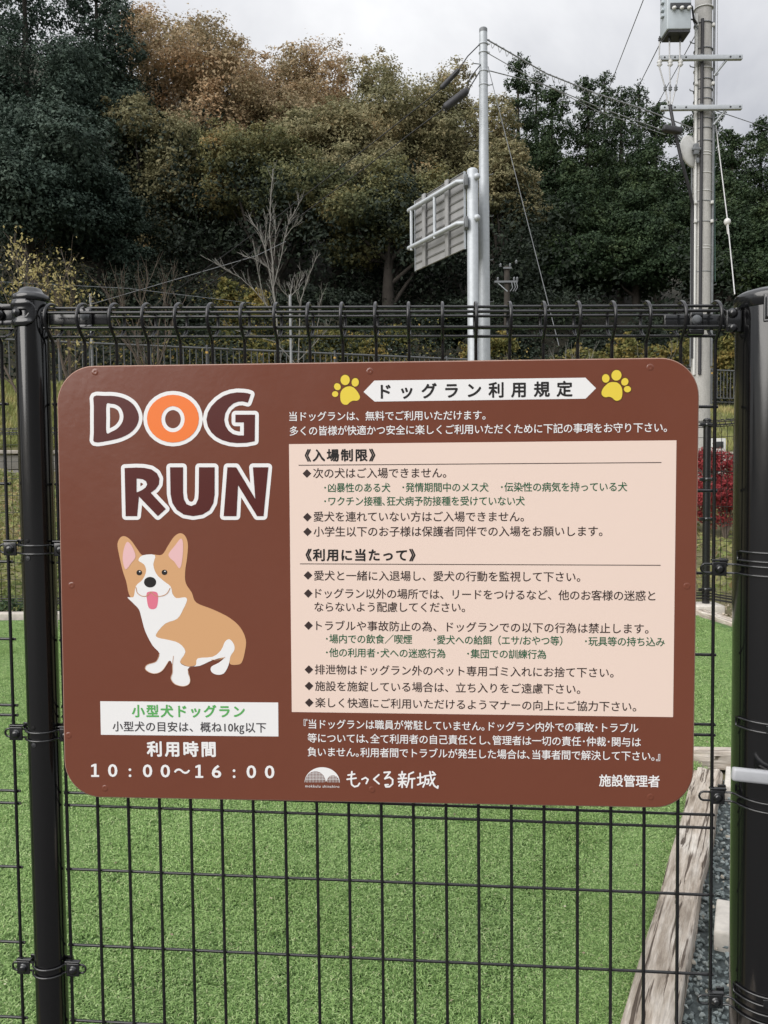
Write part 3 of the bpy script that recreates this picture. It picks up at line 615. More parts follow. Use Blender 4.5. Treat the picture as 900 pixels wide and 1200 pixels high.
def clamp_strap(R_, reach_l, reach_r, half=0.0065):
    """one stiff strap of two rods across the front of the post, ending in slotted ears; reach = distance of the ear tips"""
    def path(z):
        pts = []
        nf = -0.004
        xs = [-reach_l + half, -R_ * 1.12]
        pts += [UX * xs[0] + NX * 0.007, UX * xs[1] + NX * 0.007] if reach_l > R_ * 1.2 else []
        for k in range(-8, 9):
            a = k / 8 * R(76); rr_ = R_ + 0.0022; pts.append(UX * (rr_ * math.sin(a)) + NX * (rr_ * math.cos(a)))
        pts += [UX * (R_ * 1.12) + NX * 0.007, UX * (reach_r - half) + NX * 0.007] if reach_r > R_ * 1.2 else []
        return [p + VX * z for p in pts]
    m = MB(); up = path(half); lo = path(-half)
    endr = [UX * (reach_r - half + half * math.cos(a)) + NX * 0.007 + VX * (half * math.sin(a)) for a in np.linspace(R(75), R(-75), 7)] if reach_r > R_ * 1.2 else []
    endl = [UX * (-reach_l + half - half * math.cos(a)) + NX * 0.007 + VX * (half * math.sin(a)) for a in np.linspace(R(-75), R(75), 7)] if reach_l > R_ * 1.2 else []
    m.tube(up + endr + lo[::-1] + endl, 0.0017, 8, closed=True)
    return m
def plate(side, x, wire_x):
    """bent keeper plate with bolt, centred at x along the fence"""
    rot = Matrix(((UX.x, NX.x, VX.x), (UX.y, NX.y, VX.y), (UX.z, NX.z, VX.z)))
    m = MB(); m.box(UX * x + NX * 0.0105, (0.021, 0.003, 0.021), rot, 0.0012)
    m.box(UX * (x - side * 0.001) + NX * 0.0085 + VX * 0.0125, (0.024, 0.008, 0.003), rot, 0.001)
    m.box(UX * (x - side * 0.011) - NX * 0.004 + VX * 0.008, (0.012, 0.003, 0.012), rot, 0.001)
    b = MB(); bolt(b, UX * x + NX * 0.012, NX, 0.0058, 0.005); return m, b
# left post
post_top_px = 352
def make_post(name, label, px, Rp, cap, top_py=352):
    a0 = FEN.ab(px, top_py)[0]; bt = FEN.ab(px, top_py)[1]
    base = FEN.P(a0, b_bot - 0.05, 0); root = thing(name, base, label, 'post')
    topv = VX * (bt - (b_bot - 0.05))
    m = MB(); m.lathe([(Rp, 0), (Rp, topv.length * 0.25), (Rp, topv.length * 0.5), (Rp, topv.length * 0.75), (Rp, topv.length)], (0, 0, 0), VX, 48); m.build('tube', BLACKP, root)
    m = MB(); m.lathe(cap, topv, VX, 40); m.build('cap', BLACK, root)
    return root, base, topv, a0
lp, lbase, ltop, la = make_post('fence_post', 'round black fence post with a domed cap, left of the sign', 36.5, 0.0248,
    [(0.0248, -0.004), (0.0268, -0.003), (0.0282, 0.001), (0.0272, 0.006), (0.0225, 0.0085), (0.0185, 0.012), (0.0165, 0.016), (0.012, 0.0185), (0.006, 0.0198), (1e-6, 0.0202)])
rp_, rbase, rtop, ra = make_post('gate_post', 'thick black round gate post at the right edge, with a pale grey bar across it', 905.5, 0.0508,
    [(0.0508, -0.016), (0.0530, -0.015), (0.0532, 0.0), (0.0520, 0.004), (0.045, 0.0085), (0.032, 0.0125), (0.016, 0.0145), (1e-6, 0.015)], 350)
# left post top bracket
Hc = ltop.length
vs, fs = band_patch(0.0272, R(-80), R(42), Hc - 0.043, Hc - 0.003, hole=(0.020, 0.0455, 0.0150, 0.0238), bulge=lambda u, v: 0.0022 * (math.exp(-((v - 0.13) / 0.07) ** 2) + math.exp(-((v - 0.84) / 0.07) ** 2)) * (1 if u < 0.86 else 0))
br = sheet('top_bracket', vs, fs, BLACK, lp, 0.0024)
m = MB(); aa = R(-24); cpt = NX * (0.0275 * math.cos(aa)) + UX * (0.0275 * math.sin(aa)) + VX * (Hc - 0.0236); bolt(m, cpt, (NX * math.cos(aa) + UX * math.sin(aa)), 0.0058, 0.006); m.build('bolt', BLACK, br)
ROT = Matrix(((UX.x, NX.x, VX.x), (UX.y, NX.y, VX.y), (UX.z, NX.z, VX.z)))
m = MB(); m.box(UX * -0.046 + NX * 0.008 + VX * (Hc - 0.011), (0.042, 0.004, 0.008), ROT, 0.0015); m.box(UX * -0.046 + NX * 0.008 + VX * (Hc - 0.036), (0.042, 0.004, 0.008), ROT, 0.0015); m.box(UX * -0.043 + NX * 0.004 + VX * (Hc - 0.0235), (0.03, 0.003, 0.024), ROT, 0.001)
bolt(m, UX * -0.047 + NX * 0.010 + VX * (Hc - 0.024), NX, 0.006, 0.006); m.build('bracket_arm', BLACK, lp)
# hooked fixings inside the top roll, right of the left post and left of the gate post
def roll_fixing(root, x0, x1, xb, flip, H):
    m = MB(); m.box(UX * ((x0 + x1) / 2) - NX * 0.006 + VX * H, (abs(x1 - x0), 0.010, 0.022), ROT, 0.002); arm = m.build('roll_bar', BLACK, root)
    m = MB(); m.box(UX * xb + NX * 0.006 + VX * H, (0.019, 0.006, 0.026), ROT, 0.0025); m.box(UX * xb + NX * 0.002 + VX * (H - 0.016), (0.022, 0.016, 0.008), ROT, 0.002); m.build('keeper', BLACK, arm)
    m = MB(); bolt(m, UX * xb + NX * 0.009 + VX * (H + 0.001), NX, 0.0058, 0.005); m.build('bolt', CABLEG, arm)
roll_fixing(lp, 0.026, 0.120, 0.0885, 1, Hc - 0.0265)
Hr = rtop.length
roll_fixing(rp_, -0.155, -0.045, -0.111, -1, Hr - 0.033)
m = MB(); m.tube([UX * -0.055 + NX * 0.012 + VX * (Hr - z) for z in (0.016, 0.05)], 0.006, 10)
m.box(UX * -0.061 + NX * 0.012 + VX * (Hr - 0.035), (0.022, 0.012, 0.032), ROT, 0.002); bolt(m, UX * -0.063 + NX * 0.018 + VX * (Hr - 0.024), NX, 0.006, 0.006); bolt(m, UX * -0.063 + NX * 0.018 + VX * (Hr - 0.045), NX, 0.006, 0.006); m.build('roll_end_bracket', BLACK, rp_)
# gate post top bracket: embossed rounded plate
vs, fs = band_patch(0.0520, R(-34), R(70), Hr - 0.041, Hr - 0.002, round_end=False, bulge=lambda u, v: 0.0032 * (1 if (0.04 < u and 0.10 < v < 0.90) else 0) - 0.0042 * (1 if (0.12 < u and 0.24 < v < 0.76) else 0), na=60, nz=30)
sheet('top_bracket', vs, fs, BLACK, rp_, 0.0024)
# grey plastic bar clipped across the front of the gate post
PB = Plane(fo + FEN.n * 0.060, FEN.u, FEN.v); q0 = PB.hit(857.5, 906.5); q1 = PB.hit(900, 911); q2 = q0 + (q1 - q0) * 1.9; bl_ = (q2 - q0).length; bd_ = (q2 - q0).normalized(); bz_ = bd_.cross(NX).normalized()
bz_ = bz_ if bz_.z > 0 else -bz_
m = MB(); m.box((q0 + q2) / 2 - rbase, (bl_, 0.012, 0.0192), Matrix(((bd_.x, NX.x, bz_.x), (bd_.y, NX.y, bz_.y), (bd_.z, NX.z, bz_.z))), 0.0042); m.build('grey_bar', LATCH, rp_)
m = MB(); m.box((q0 * 0.45 + q2 * 0.55) - rbase - NX * 0.008, (0.03, 0.012, 0.014), Matrix(((bd_.x, NX.x, bz_.x), (bd_.y, NX.y, bz_.y), (bd_.z, NX.z, bz_.z)))); m.build('bar_mount', BLACK, rp_)
# clamps
def clamp(root, base_b, py, px, Rp, rl, rr_, plates):
    H = FEN.ab(px, py)[1] - base_b
    e = clamp_strap(Rp, rl, rr_); st_ = e.build('clamp_strap', BLACK, root, VX * H)
    for side, x in plates:
        m1, b1 = plate(side, x, 0); m1.build('keeper', BLACK, st_); b1.build('bolt', BLACK, st_)
bb0 = b_bot - 0.05
for py in (643, 858, 1130): clamp(lp, bb0, py, 50, 0.0248, 0.060, 0.060, [(-1, -0.0405), (1, 0.0405)])
for py in (632.5, 847.5):
    H = FEN.ab(42, py)[1] - bb0; m = MB(); a = R(-12); rr_ = 0.0249
    m.lathe([(0.0034, 0), (0.0034, 0.0004), (1e-6, 0.0003)], NX * (rr_ * math.cos(a)) + UX * (rr_ * math.sin(a)) + VX * H, NX * math.cos(a) + UX * math.sin(a), 14)
    m.build('drain_hole', flat_mat('hole_dark', (0.002, 0.002, 0.002), 0.9), lp)
    m = MB(); bolt(m, NX * (0.0246 * math.cos(a)) + UX * (0.0246 * math.sin(a)) + VX * (H - 0.0265), NX * math.cos(a) + UX * math.sin(a), 0.0034, 0.002); m.build('rivet', DARKM, lp)
for py, ear in ((666, 1), (650, 0), (932, 1), (842, 0), (1170, 1), (1150, 0)):
    if ear: clamp(rp_, bb0, py, 870, 0.0508, 0.102, 0.102, [(-1, -0.0765)])
    else:
        clamp(rp_, bb0, py, 870, 0.0508, 0.03, 0.10, [])
        H = FEN.ab(870, py)[1] - bb0; m = MB(); m.box(NX * 0.0515 + UX * -0.018 + VX * H, (0.009, 0.003, 0.011), ROT, 0.001); m.build('strap_notch', BLACK, rp_)
# ---------------------------------------------------------------- TURF, EDGING, GRAVEL
TZ = 0.0
turf_poly = [on_z(728, 1200, 0), on_z(814, 897, 0)]
tp = [(-3.6, 1.30), (0.36, 1.30), (turf_poly[0].x, turf_poly[0].y), (turf_poly[1].x, turf_poly[1].y), (1.02, 2.72), (2.50, 2.74), (2.17, 4.9), (2.06, 5.50), (-4.6, 5.58), (-4.6, 1.30)]
mb = MB(); mb.add([(x, y, 0.0) for x, y in tp[1:9] + [tp[9]]], [tuple(range(9))]); ts = mb.build('turf_backing', TURFS); tag(ts, 'green artificial turf mat of the dog run', None, kind='structure')
def inside(x, y, poly):
    c = False; j = len(poly) - 1
    for i in range(len(poly)):
        if (poly[i][1] > y) != (poly[j][1] > y) and x < (poly[j][0] - poly[i][0]) * (y - poly[i][1]) / (poly[j][1] - poly[i][1]) + poly[i][0]: c = not c
        j = i
    return c
TP = tp[1:9] + [tp[9]]
rng = np.random.default_rng(5)
TILE = 0.16
def turf_patch(nb, seed):
    r = np.random.default_rng(seed); x = r.uniform(-TILE / 2, TILE / 2, nb) ; y = r.uniform(-TILE / 2, TILE / 2, nb)
    a = r.uniform(0, 2 * math.pi, nb); h = r.uniform(0.006, 0.0118, nb); wd = r.uniform(0.0006, 0.0010, nb); lean = r.uniform(0.3, 1.6, nb)
    # tufts: pull blades into clumps
    cxs = r.uniform(-TILE / 2, TILE / 2, (90, 2)); k = r.integers(0, 90, nb); pull = r.uniform(0.1, 0.75, nb)
    x = x * (1 - pull) + (cxs[k, 0] + r.normal(0, 0.006, nb)) * pull; y = y * (1 - pull) + (cxs[k, 1] + r.normal(0, 0.006, nb)) * pull
    dx, dy = np.cos(a), np.sin(a); sx_, sy_ = -dy * wd, dx * wd
    mx_, my_ = x + dx * h * lean * 0.35, y + dy * h * lean * 0.35; tx, ty = x + dx * h * lean, y + dy * h * lean; zt = h * (1 - 0.45 * lean)
    v = np.stack([np.stack([x - sx_, y - sy_, np.zeros(nb)], 1), np.stack([x + sx_, y + sy_, np.zeros(nb)], 1),
                  np.stack([mx_ + sx_, my_ + sy_, h * 0.66], 1), np.stack([mx_ - sx_, my_ - sy_, h * 0.66], 1),
                  np.stack([tx + sx_ * 0.4, ty + sy_ * 0.4, zt], 1), np.stack([tx - sx_ * 0.4, ty - sy_ * 0.4, zt], 1)], 1).reshape(-1, 3)
    b = np.arange(nb)[:, None] * 6; f = np.concatenate([b + [0, 1, 2, 3], b + [3, 2, 4, 5]], 1).reshape(-1, 4)
    return np_mesh('turf_tuft_patch', v, f, TURFB)
# patches are placed by one geometry-nodes object
pc = bpy.data.collections.new('turf_patches')
for s_ in range(4):
    po = bpy.data.objects.new('turf_patch', turf_patch(2900, 40 + s_)); pc.objects.link(po)
ptsT = []
yy = 1.32
while yy < 5.6:
    xx = -4.5
    while xx < 2.7:
        if all(inside(xx + dx, yy + dy, TP) for dx in (-0.07, 0.07) for dy in (-0.07, 0.07)) and abs(xx) < 0.62 * yy + 0.9: ptsT.append((xx, yy, 0.0))
        xx += TILE * 0.88
    yy += TILE * 0.88
# thin rows hugging the slanting timber
for k in range(60):
    f_ = k / 59; x_ = turf_poly[0].x * (1 - f_) + turf_poly[1].x * f_ - 0.075; y_k = turf_poly[0].y * (1 - f_) + turf_poly[1].y * f_; ptsT.append((x_, y_k, 0.0005))
me = bpy.data.meshes.new('grass'); me.from_pydata(ptsT, [], []); go = link('grass', me); tag(go, 'short green artificial grass blades of the dog run', None, kind='stuff')
ng = bpy.data.node_groups.new('turf_scatter', 'GeometryNodeTree'); ng.interface.new_socket('Geometry', in_out='INPUT', socket_type='NodeSocketGeometry'); ng.interface.new_socket('Geometry', in_out='OUTPUT', socket_type='NodeSocketGeometry')
gi = ng.nodes.new('NodeGroupInput'); gout = ng.nodes.new('NodeGroupOutput'); iop = ng.nodes.new('GeometryNodeInstanceOnPoints'); ci = ng.nodes.new('GeometryNodeCollectionInfo')
ci.inputs[0].default_value = pc; ci.inputs['Separate Children'].default_value = True; ci.inputs['Reset Children'].default_value = True
rv = ng.nodes.new('FunctionNodeRandomValue'); rv.data_type = 'FLOAT_VECTOR'; rv.inputs[0].default_value = (0, 0, 0); rv.inputs[1].default_value = (0, 0, 6.283)
rs_ = ng.nodes.new('FunctionNodeRandomValue'); rs_.data_type = 'FLOAT_VECTOR'; rs_.inputs[0].default_value = (1.12, 1.12, 0.8); rs_.inputs[1].default_value = (1.3, 1.3, 1.2)
ng.links.new(gi.outputs[0], iop.inputs['Points']); ng.links.new(ci.outputs[0], iop.inputs['Instance']); iop.inputs['Pick Instance'].default_value = True
ng.links.new(rv.outputs[0], iop.inputs['Rotation']); ng.links.new(rs_.outputs[0], iop.inputs['Scale']); ng.links.new(iop.outputs[0], gout.inputs[0])
md = go.modifiers.new('scatter', 'NODES'); md.node_group = ng
r = np.random.default_rng(77); nb_ = 420; bx_ = r.uniform(-3.5, 2.0, nb_); by_ = 1.35 + r.uniform(0, 1, nb_) ** 1.4 * 4.1; ok_ = [inside(a, b, TP) for a, b in zip(bx_, by_)]; bx_, by_ = bx_[ok_], by_[ok_]; nb_ = len(bx_)
an = r.uniform(0, 6.28, nb_); sz_ = r.uniform(0.0015, 0.005, nb_); P0 = np.stack([bx_, by_, np.full(nb_, 0.010) + r.uniform(0, 0.003, nb_)], 1); e1_ = np.stack([np.cos(an) * sz_, np.sin(an) * sz_, r.uniform(-.3, .3, nb_) * sz_], 1); e2_ = np.stack([-np.sin(an) * sz_ * .6, np.cos(an) * sz_ * .6, r.uniform(-.3, .3, nb_) * sz_], 1)
o = link('leaf_bits', np_mesh('leaf_bits', np.stack([P0 - e1_, P0 - e2_, P0 + e1_, P0 + e2_], 1).reshape(-1, 3), np.arange(nb_ * 4).reshape(-1, 4), LITTER)); tag(o, 'tiny pale leaf and straw bits lying on the turf', None, kind='stuff')
# timbers
def timber(name, p0, p1, wd, ht, mat, label, seed, z0=-0.03, nl=90):
    p0, p1 = Vector(p0), Vector(p1); d = (p1 - p0); L = d.length; ang = math.atan2(d.y, d.x) - math.pi / 2; nr = 36; vs = []; fs = []
    for i in range(nl + 1):
        t_ = i / nl; y = (t_ - 0.5) * L; e = min(1.0, min(t_, 1 - t_) * L / 0.010 + 0.72)
        for k in range(nr):
            a = 2 * math.pi * k / nr; ca, sa = math.cos(a), math.sin(a); q = 0.30
            x = math.copysign(abs(ca) ** q, ca) * wd / 2; z = math.copysign(abs(sa) ** q, sa) * ht / 2
            g = noise.noise(Vector((x * 120 + seed, z * 120, y * 4))) * 0.0022 + noise.noise(Vector((seed, ca * 1.5, y * 3.5 + sa))) * 0.006
            wv = noise.noise(Vector((seed * 2, y * 2.0, 1))) * 0.003
            ck = noise.noise(Vector((x * 110 + seed * 3, y * 1.3, 7))); ck = -0.008 * max(0, 1 - abs(ck) / 0.07) if sa > 0.2 else 0
            vs.append((x * e + ca * g + wv, y, z0 + ht / 2 + z * (0.75 + 0.25 * e) + sa * g + ck))
    for i in range(nl):
        for k in range(nr): fs.append((i * nr + k, i * nr + (k + 1) % nr, (i + 1) * nr + (k + 1) % nr, (i + 1) * nr + k))
    fs.append(tuple(range(nr))[::-1]); fs.append(tuple(nl * nr + k for k in range(nr)))
    m = MB(); base = (p0 + p1) / 2; base.z = 0; m.add(vs, fs, True); o = m.build(name, mat, None, base); o.rotation_euler = (0, 0, ang)
    bm_ = bmesh.new(); bm_.from_mesh(o.data); bmesh.ops.recalc_face_normals(bm_, faces=bm_.faces[:]); bm_.to_mesh(o.data); bm_.free()
    return tag(o, label, 'timber')
tA, tB = on_z(758.5, 1200, 0.045), on_z(831, 899, 0.045); dd = (tB - tA).normalized(); pA = tA - dd * 0.35; pA.z = 0; pB = tB.copy(); pB.z = 0
wl = 0.083
timber('edging_timber', pA, pB, wl, 0.075, WOODY, 'long weathered grey timber beam between the turf and the grey gravel, lower right', 3, -0.028, 260)
timber('cross_timber', (0.93, 2.74, 0), (2.6, 2.60, 0), 0.062, 0.065, WOODY, 'weathered timber laid crosswise behind the upper end of the long beam', 9, -0.028, 120)
pe = on_z(818, 722, 0.0)
timber('edging_timber', (2.115, 5.55, 0), (2.34, 3.9, 0), 0.085, 0.06, WOODY, 'weathered timber edging at the far right corner of the turf, near the far fence', 21, -0.03, 120)
# kerb along the far left edge
m = MB(); 
for k in range(11):
    x0 = -4.6 + k * 0.6; m2 = MB(); m2.box((0, 0, 0), (0.592, 0.09, 0.10), None, 0.008); o = m2.build('kerb_stone', KERBC, None, (x0 + 0.3, 5.63, -0.012))
    if k == 0: kerb = thing('kerb', (-1.3, 5.63, 0), 'pale stone kerb along the far edge of the turf', 'kerb')
    o.parent = kerb; o.location = (x0 + 0.3 + 1.3, 0, -0.012 + random.uniform(-0.002, 0.002))
# white blocks beside the gate post
def block(px, py, D_, dims, rot, label):
    p = on_z(px, py, 0.0); m = MB(); m.box((0, 0, dims[2] / 2), dims, None, 0.006); o = m.build('concrete_block', WHITEBLK, None, (p.x, p.y, -0.03)); o.rotation_euler = (0, 0, rot); return tag(o, label, 'concrete block')
block(860.5, 1092, 0, (0.075, 0.14, 0.062), R(-24), 'white concrete block lying in the grey gravel beside the gate post')
block(862, 922, 0, (0.06, 0.18, 0.062), R(-24), 'pale concrete block beside the upper end of the long beam, behind the gate post')
# gravel
def stones(name, poly, n, r0, r1, mat, z, label, seed, layers=1):
    rg = random.Random(seed); base_shapes = []
    for s_ in range(8):
        bm_ = bmesh.new(); bmesh.ops.create_icosphere(bm_, subdivisions=1, radius=1)
        cuts = [Vector((rg.gauss(0, 1), rg.gauss(0, 1), rg.gauss(0, 1))).normalized() for _ in range(6)]
        for v in bm_.verts:
            for c_ in cuts:
                dd_ = v.co.dot(c_)
                if dd_ > 0.45: v.co -= c_ * (dd_ - 0.45)
            v.co *= rg.uniform(0.9, 1.1)
        bm_.verts.index_update(); base_shapes.append((np.array([v.co[:] for v in bm_.verts]), np.array([[v.index for v in f.verts] for f in bm_.faces]))); bm_.free()
    xs = [p[0] for p in poly]; ys = [p[1] for p in poly]; V = []; Fc = []; k = 0; cnt = 0
    while cnt < n:
        x, y = rg.uniform(min(xs), max(xs)), rg.uniform(min(ys), max(ys))
        if not inside(x, y, poly): continue
        vs, fs = base_shapes[rg.randrange(8)]; r_ = rg.uniform(r0, r1); M = Matrix.Rotation(rg.uniform(0, 6.28), 3, 'Z') @ Matrix.Rotation(rg.uniform(-1.2, 1.2), 3, 'X')
        sc = np.array([r_ * rg.uniform(0.8, 1.3), r_ * rg.uniform(0.7, 1.0), r_ * rg.uniform(0.5, 0.8)]); V.append((vs * sc) @ np.array(M).T + np.array([x, y, z + rg.uniform(-0.004, 0.007)])); Fc.append(fs + k); k += len(vs); cnt += 1
    o = link(name, np_mesh(name, np.concatenate(V), np.concatenate(Fc), mat)); tag(o, label, None, kind='stuff')
e0, e1 = pA + Vector((0.05, 0, 0)), pB + Vector((0.05, -0.02, 0))
gp = [(e0.x - 0.01, e0.y), (e1.x - 0.01, e1.y + 0.05), (e1.x + 0.55, e1.y), (e0.x + 0.75, e0.y)]
m = MB(); m.add([(x, y, -0.010) for x, y in gp], [(0, 1, 2, 3)]); tag(m.build('gravel_bed', flat_mat('gravel_fines', (0.07, 0.085, 0.085), 0.95, 0, 0.5, 90, 0.6)), 'fine grey grit under the gravel', None, kind='structure')
stones('gravel', gp, 7600, 0.0048, 0.0098, STONE, -0.006, 'blue grey crushed gravel beside the gate post', 11)
stones('leaf_litter', [(-4.6, 5.68), (2.2, 5.62), (2.55, 4.0), (3.2, 4.0), (2.5, 6.1), (-4.6, 6.1)], 2000, 0.006, 0.016, LITTER, -0.03, 'small stones and fallen leaves under the far fence', 12)

# ---------------------------------------------------------------- leaf scatter helpers
def leaves_mesh(name, pos, nrm, size, mat, seed=0, aspect=0.55, jitter=0.8, tri=False):
    r = np.random.default_rng(seed); n_ = len(pos); d = nrm + r.normal(0, jitter, (n_, 3)); d /= np.linalg.norm(d, axis=1)[:, None] + 1e-9
    t_ = r.normal(0, 1, (n_, 3)); t_ -= d * (t_ * d).sum(1)[:, None]; t_ /= np.linalg.norm(t_, axis=1)[:, None] + 1e-9; b_ = np.cross(d, t_)
    s_ = np.asarray(size) * r.uniform(0.6, 1.3, n_); s_ = s_[:, None]
    if tri:
        v = np.stack([pos - t_ * s_, pos + t_ * s_ * 0.7 - b_ * s_ * 0.75, pos + t_ * s_ * 0.7 + b_ * s_ * 0.75], 1).reshape(-1, 3); return np_mesh(name, v, np.arange(n_ * 3).reshape(-1, 3), mat)
    v = np.stack([pos - t_ * s_, pos - b_ * s_ * aspect + d * s_ * 0.15, pos + t_ * s_, pos + b_ * s_ * aspect + d * s_ * 0.15], 1).reshape(-1, 3)
    f = np.arange(n_ * 4).reshape(-1, 4); return np_mesh(name, v, f, mat)
def unit(r, n_):
    d = r.normal(0, 1, (n_, 3)); return d / np.linalg.norm(d, axis=1)[:, None]
def crown_points(lobes, n_, seed, sub=26, flat=0.5, subr=0.33, core=0.22):
    """lobes: (x,y,z,rx,ry,rz). leaves sit in flattened sprays on the shells of the lobes, some fill the inside"""
    r = np.random.default_rng(seed); L = np.array(lobes, float); wgt = (L[:, 3] * L[:, 5]); wgt /= wgt.sum(); P = []; N = []; Z = []
    for i in range(len(L)):
        ns = max(6, int(sub)); dirs = unit(r, ns); dirs[:, 2] = dirs[:, 2] * 0.9 + 0.12; rad = r.uniform(0.55, 1.04, ns)[:, None]
        cen = L[i, :3] + dirs * L[i, 3:] * rad; k = int(n_ * wgt[i] * (1 - core)); w_ = r.integers(0, ns, k); sr = L[i, 3:].mean() * subr * r.uniform(0.55, 1.3, ns)
        q = r.normal(0, 0.45, (k, 3)); q[:, 2] *= flat; p = cen[w_] + q * sr[w_][:, None]
        P.append(p); N.append(dirs[w_] * 0.5 + q * 0.6 + np.array([0, 0, 0.7])); Z.append(np.ones(k))
        k = int(n_ * wgt[i] * core); u = unit(r, k) * (r.uniform(0, 1, k)[:, None] ** 0.45) * 0.86; P.append(L[i, :3] + u * L[i, 3:]); N.append(u + np.array([0, -0.3, 0.4])); Z.append(np.full(k, 1.4))
    return np.concatenate(P), np.concatenate(N), np.concatenate(Z)
def tree(name, px, py_top, py_bot, wpx, D_, mat, label, cat, group, n_=16000, leaf=0.13, kind='round', seed=0, trunk_r=0.18, lobes_n=9, base_dx=0.0, flat=0.55, py_ground=None):
    top = at(px, py_top, D_); bot = at(px, py_bot, D_); W = wpx / F * D_; H = top.z - bot.z
    gx, gy = top.x + base_dx, D_; g = gz(gx, gy); r = random.Random(seed); root = thing(name, (gx, gy, g), label, cat, group)
    o3 = Vector((gx, gy, g)); lob = []; cz = (top.z + bot.z) / 2 - g; cx0 = -base_dx
    if kind == 'round':
        lob.append((cx0, 0, cz, W * 0.40, W * 0.30, H * 0.40))
        for k in range(lobes_n):
            a = r.uniform(0, 6.283); e = r.uniform(-0.9, 1.0); rr_ = math.sqrt(max(0, 1 - e * e * 0.7))
            s_ = r.uniform(0.19, 0.29); lob.append((cx0 + math.cos(a) * rr_ * W * 0.34, math.sin(a) * rr_ * W * 0.30 - W * 0.03, cz + e * H * 0.36, W * s_, W * s_, min(W, H) * s_ * 0.8))
        # keep the outline's top and sides reached
        lob.append((cx0, -W * 0.05, cz + H * 0.5 - W * 0.14, W * 0.17, W * 0.17, W * 0.14)); lob.append((cx0 - W * 0.36, 0, cz + H * 0.06, W * 0.14, W * 0.16, H * 0.15)); lob.append((cx0 + W * 0.36, 0, cz + H * 0.02, W * 0.14, W * 0.16, H * 0.15))
    else:
        nl = lobes_n
        for k in range(nl):
            f_ = (k + 0.5) / nl; zz = cz - H / 2 + H * f_; wr = W / 2 * (1 - f_) ** 0.80 * (0.88 if f_ > 0.12 else 0.7) + 0.38
            na = max(2, int(5 * (1 - f_) + 2))
            for q in range(na):
                a = q / na * 6.283 + r.uniform(-0.5, 0.5); d_ = wr * r.uniform(0.42, 0.72); s_ = wr * r.uniform(0.34, 0.55) + 0.18
                lob.append((cx0 + math.cos(a) * d_, math.sin(a) * d_, zz + r.uniform(-0.3, 0.3), s_, s_, s_ * r.uniform(0.40, 0.6) + H / nl * 0.16))
        lob.append((cx0, 0, cz + H / 2 - 0.6, 0.34, 0.34, 0.75)); lob.append((cx0 + 0.1, 0, cz + H / 2 - 1.5, 0.50, 0.5, 0.8))
    P, N, Z = crown_points(lob, int(n_ * (3.8 if kind == 'round' else 4.4)), seed + 1, flat=flat, sub=34, subr=0.30)
    me_ = leaves_mesh('crown', P, N, Z * leaf * (0.56 if kind == 'round' else 0.46), mat, seed + 2, jitter=0.55, tri=True); link('crown', me_, root)
    m = MB(); hz = cz + H * (0.25 if kind == 'round' else 0.46); lean = r.uniform(-0.3, 0.3)
    spine = [Vector((lean * 0.3 * math.sin(k), lean * 0.2 * k / 6, -0.5 + (hz + 0.5) * k / 6)) + Vector((cx0, 0, 0)) * (k / 6) for k in range(7)]
    m.tube(spine, [trunk_r * (1.25 - k / 6 * 1.05) for k in range(7)], 8)
    for l in lob[1:(14 if kind == 'round' else 6)]:
        tip = Vector(l[:3]); k = max(1, min(5, int(r.uniform(1.5, 4)))); s0 = spine[k]; mid = (s0 + tip) / 2 + Vector((r.uniform(-.2, .2), r.uniform(-.2, .2), -0.15 * H * 0.2))
        m.tube([s0, mid, tip], [trunk_r * 0.42, trunk_r * 0.26, trunk_r * 0.08], 6)
    m.build('trunk', TRUNKM, root); return root
FG = 'broadleaf trees in autumn colour on the hillside'; CG = 'dark conifers on the hillside'; UG = 'bushes at the foot of the forest'
# (px, top, bottom, width, distance, material, label, ...)
T_ = [
 (255, 32, 250, 250, 43, AUTUMN, 'tall rusty brown autumn tree rising highest left of centre, its top against the sky', 26000, 0.125),
 (345, 52, 270, 190, 45, AUTUMN, 'brown autumn tree just right of the tallest rusty tree', 20000, 0.125),
 (165, 118, 335, 150, 37, OLIVE, 'golden olive tree hanging low in front of the dark left conifers', 17000, 0.11),
 (440, 66, 290, 190, 44, OLIVE, 'wide olive green autumn tree in the middle, its top against the sky', 22000, 0.12),
 (530, 78, 300, 150, 43, OLIVE, 'olive brown autumn tree behind the slim steel pole', 16000, 0.12),
 (590, 165, 300, 90, 39, OLIVE, 'small olive brown crown just right of the slim steel pole', 9000, 0.11),
 (320, 150, 285, 170, 36, GREENB, 'green and rust tree whose low boughs hang behind the bare white tree', 15000, 0.105),
 (455, 185, 318, 170, 35, GREENB, 'dark green broadleaf tree hanging low left of the road sign back', 15000, 0.105),
 (395, 120, 250, 160, 39, OLIVE, 'mid olive tree in the middle of the slope between the higher crowns', 13000, 0.11),
]
for i, (px, a, b, wd, D_, mt, lb, n_, lf) in enumerate(T_):
    tree('autumn_tree', px, a, b, wd, D_, mt, lb, 'tree', FG, n_=n_, leaf=lf, seed=100 + i * 7, lobes_n=11, trunk_r=0.26)
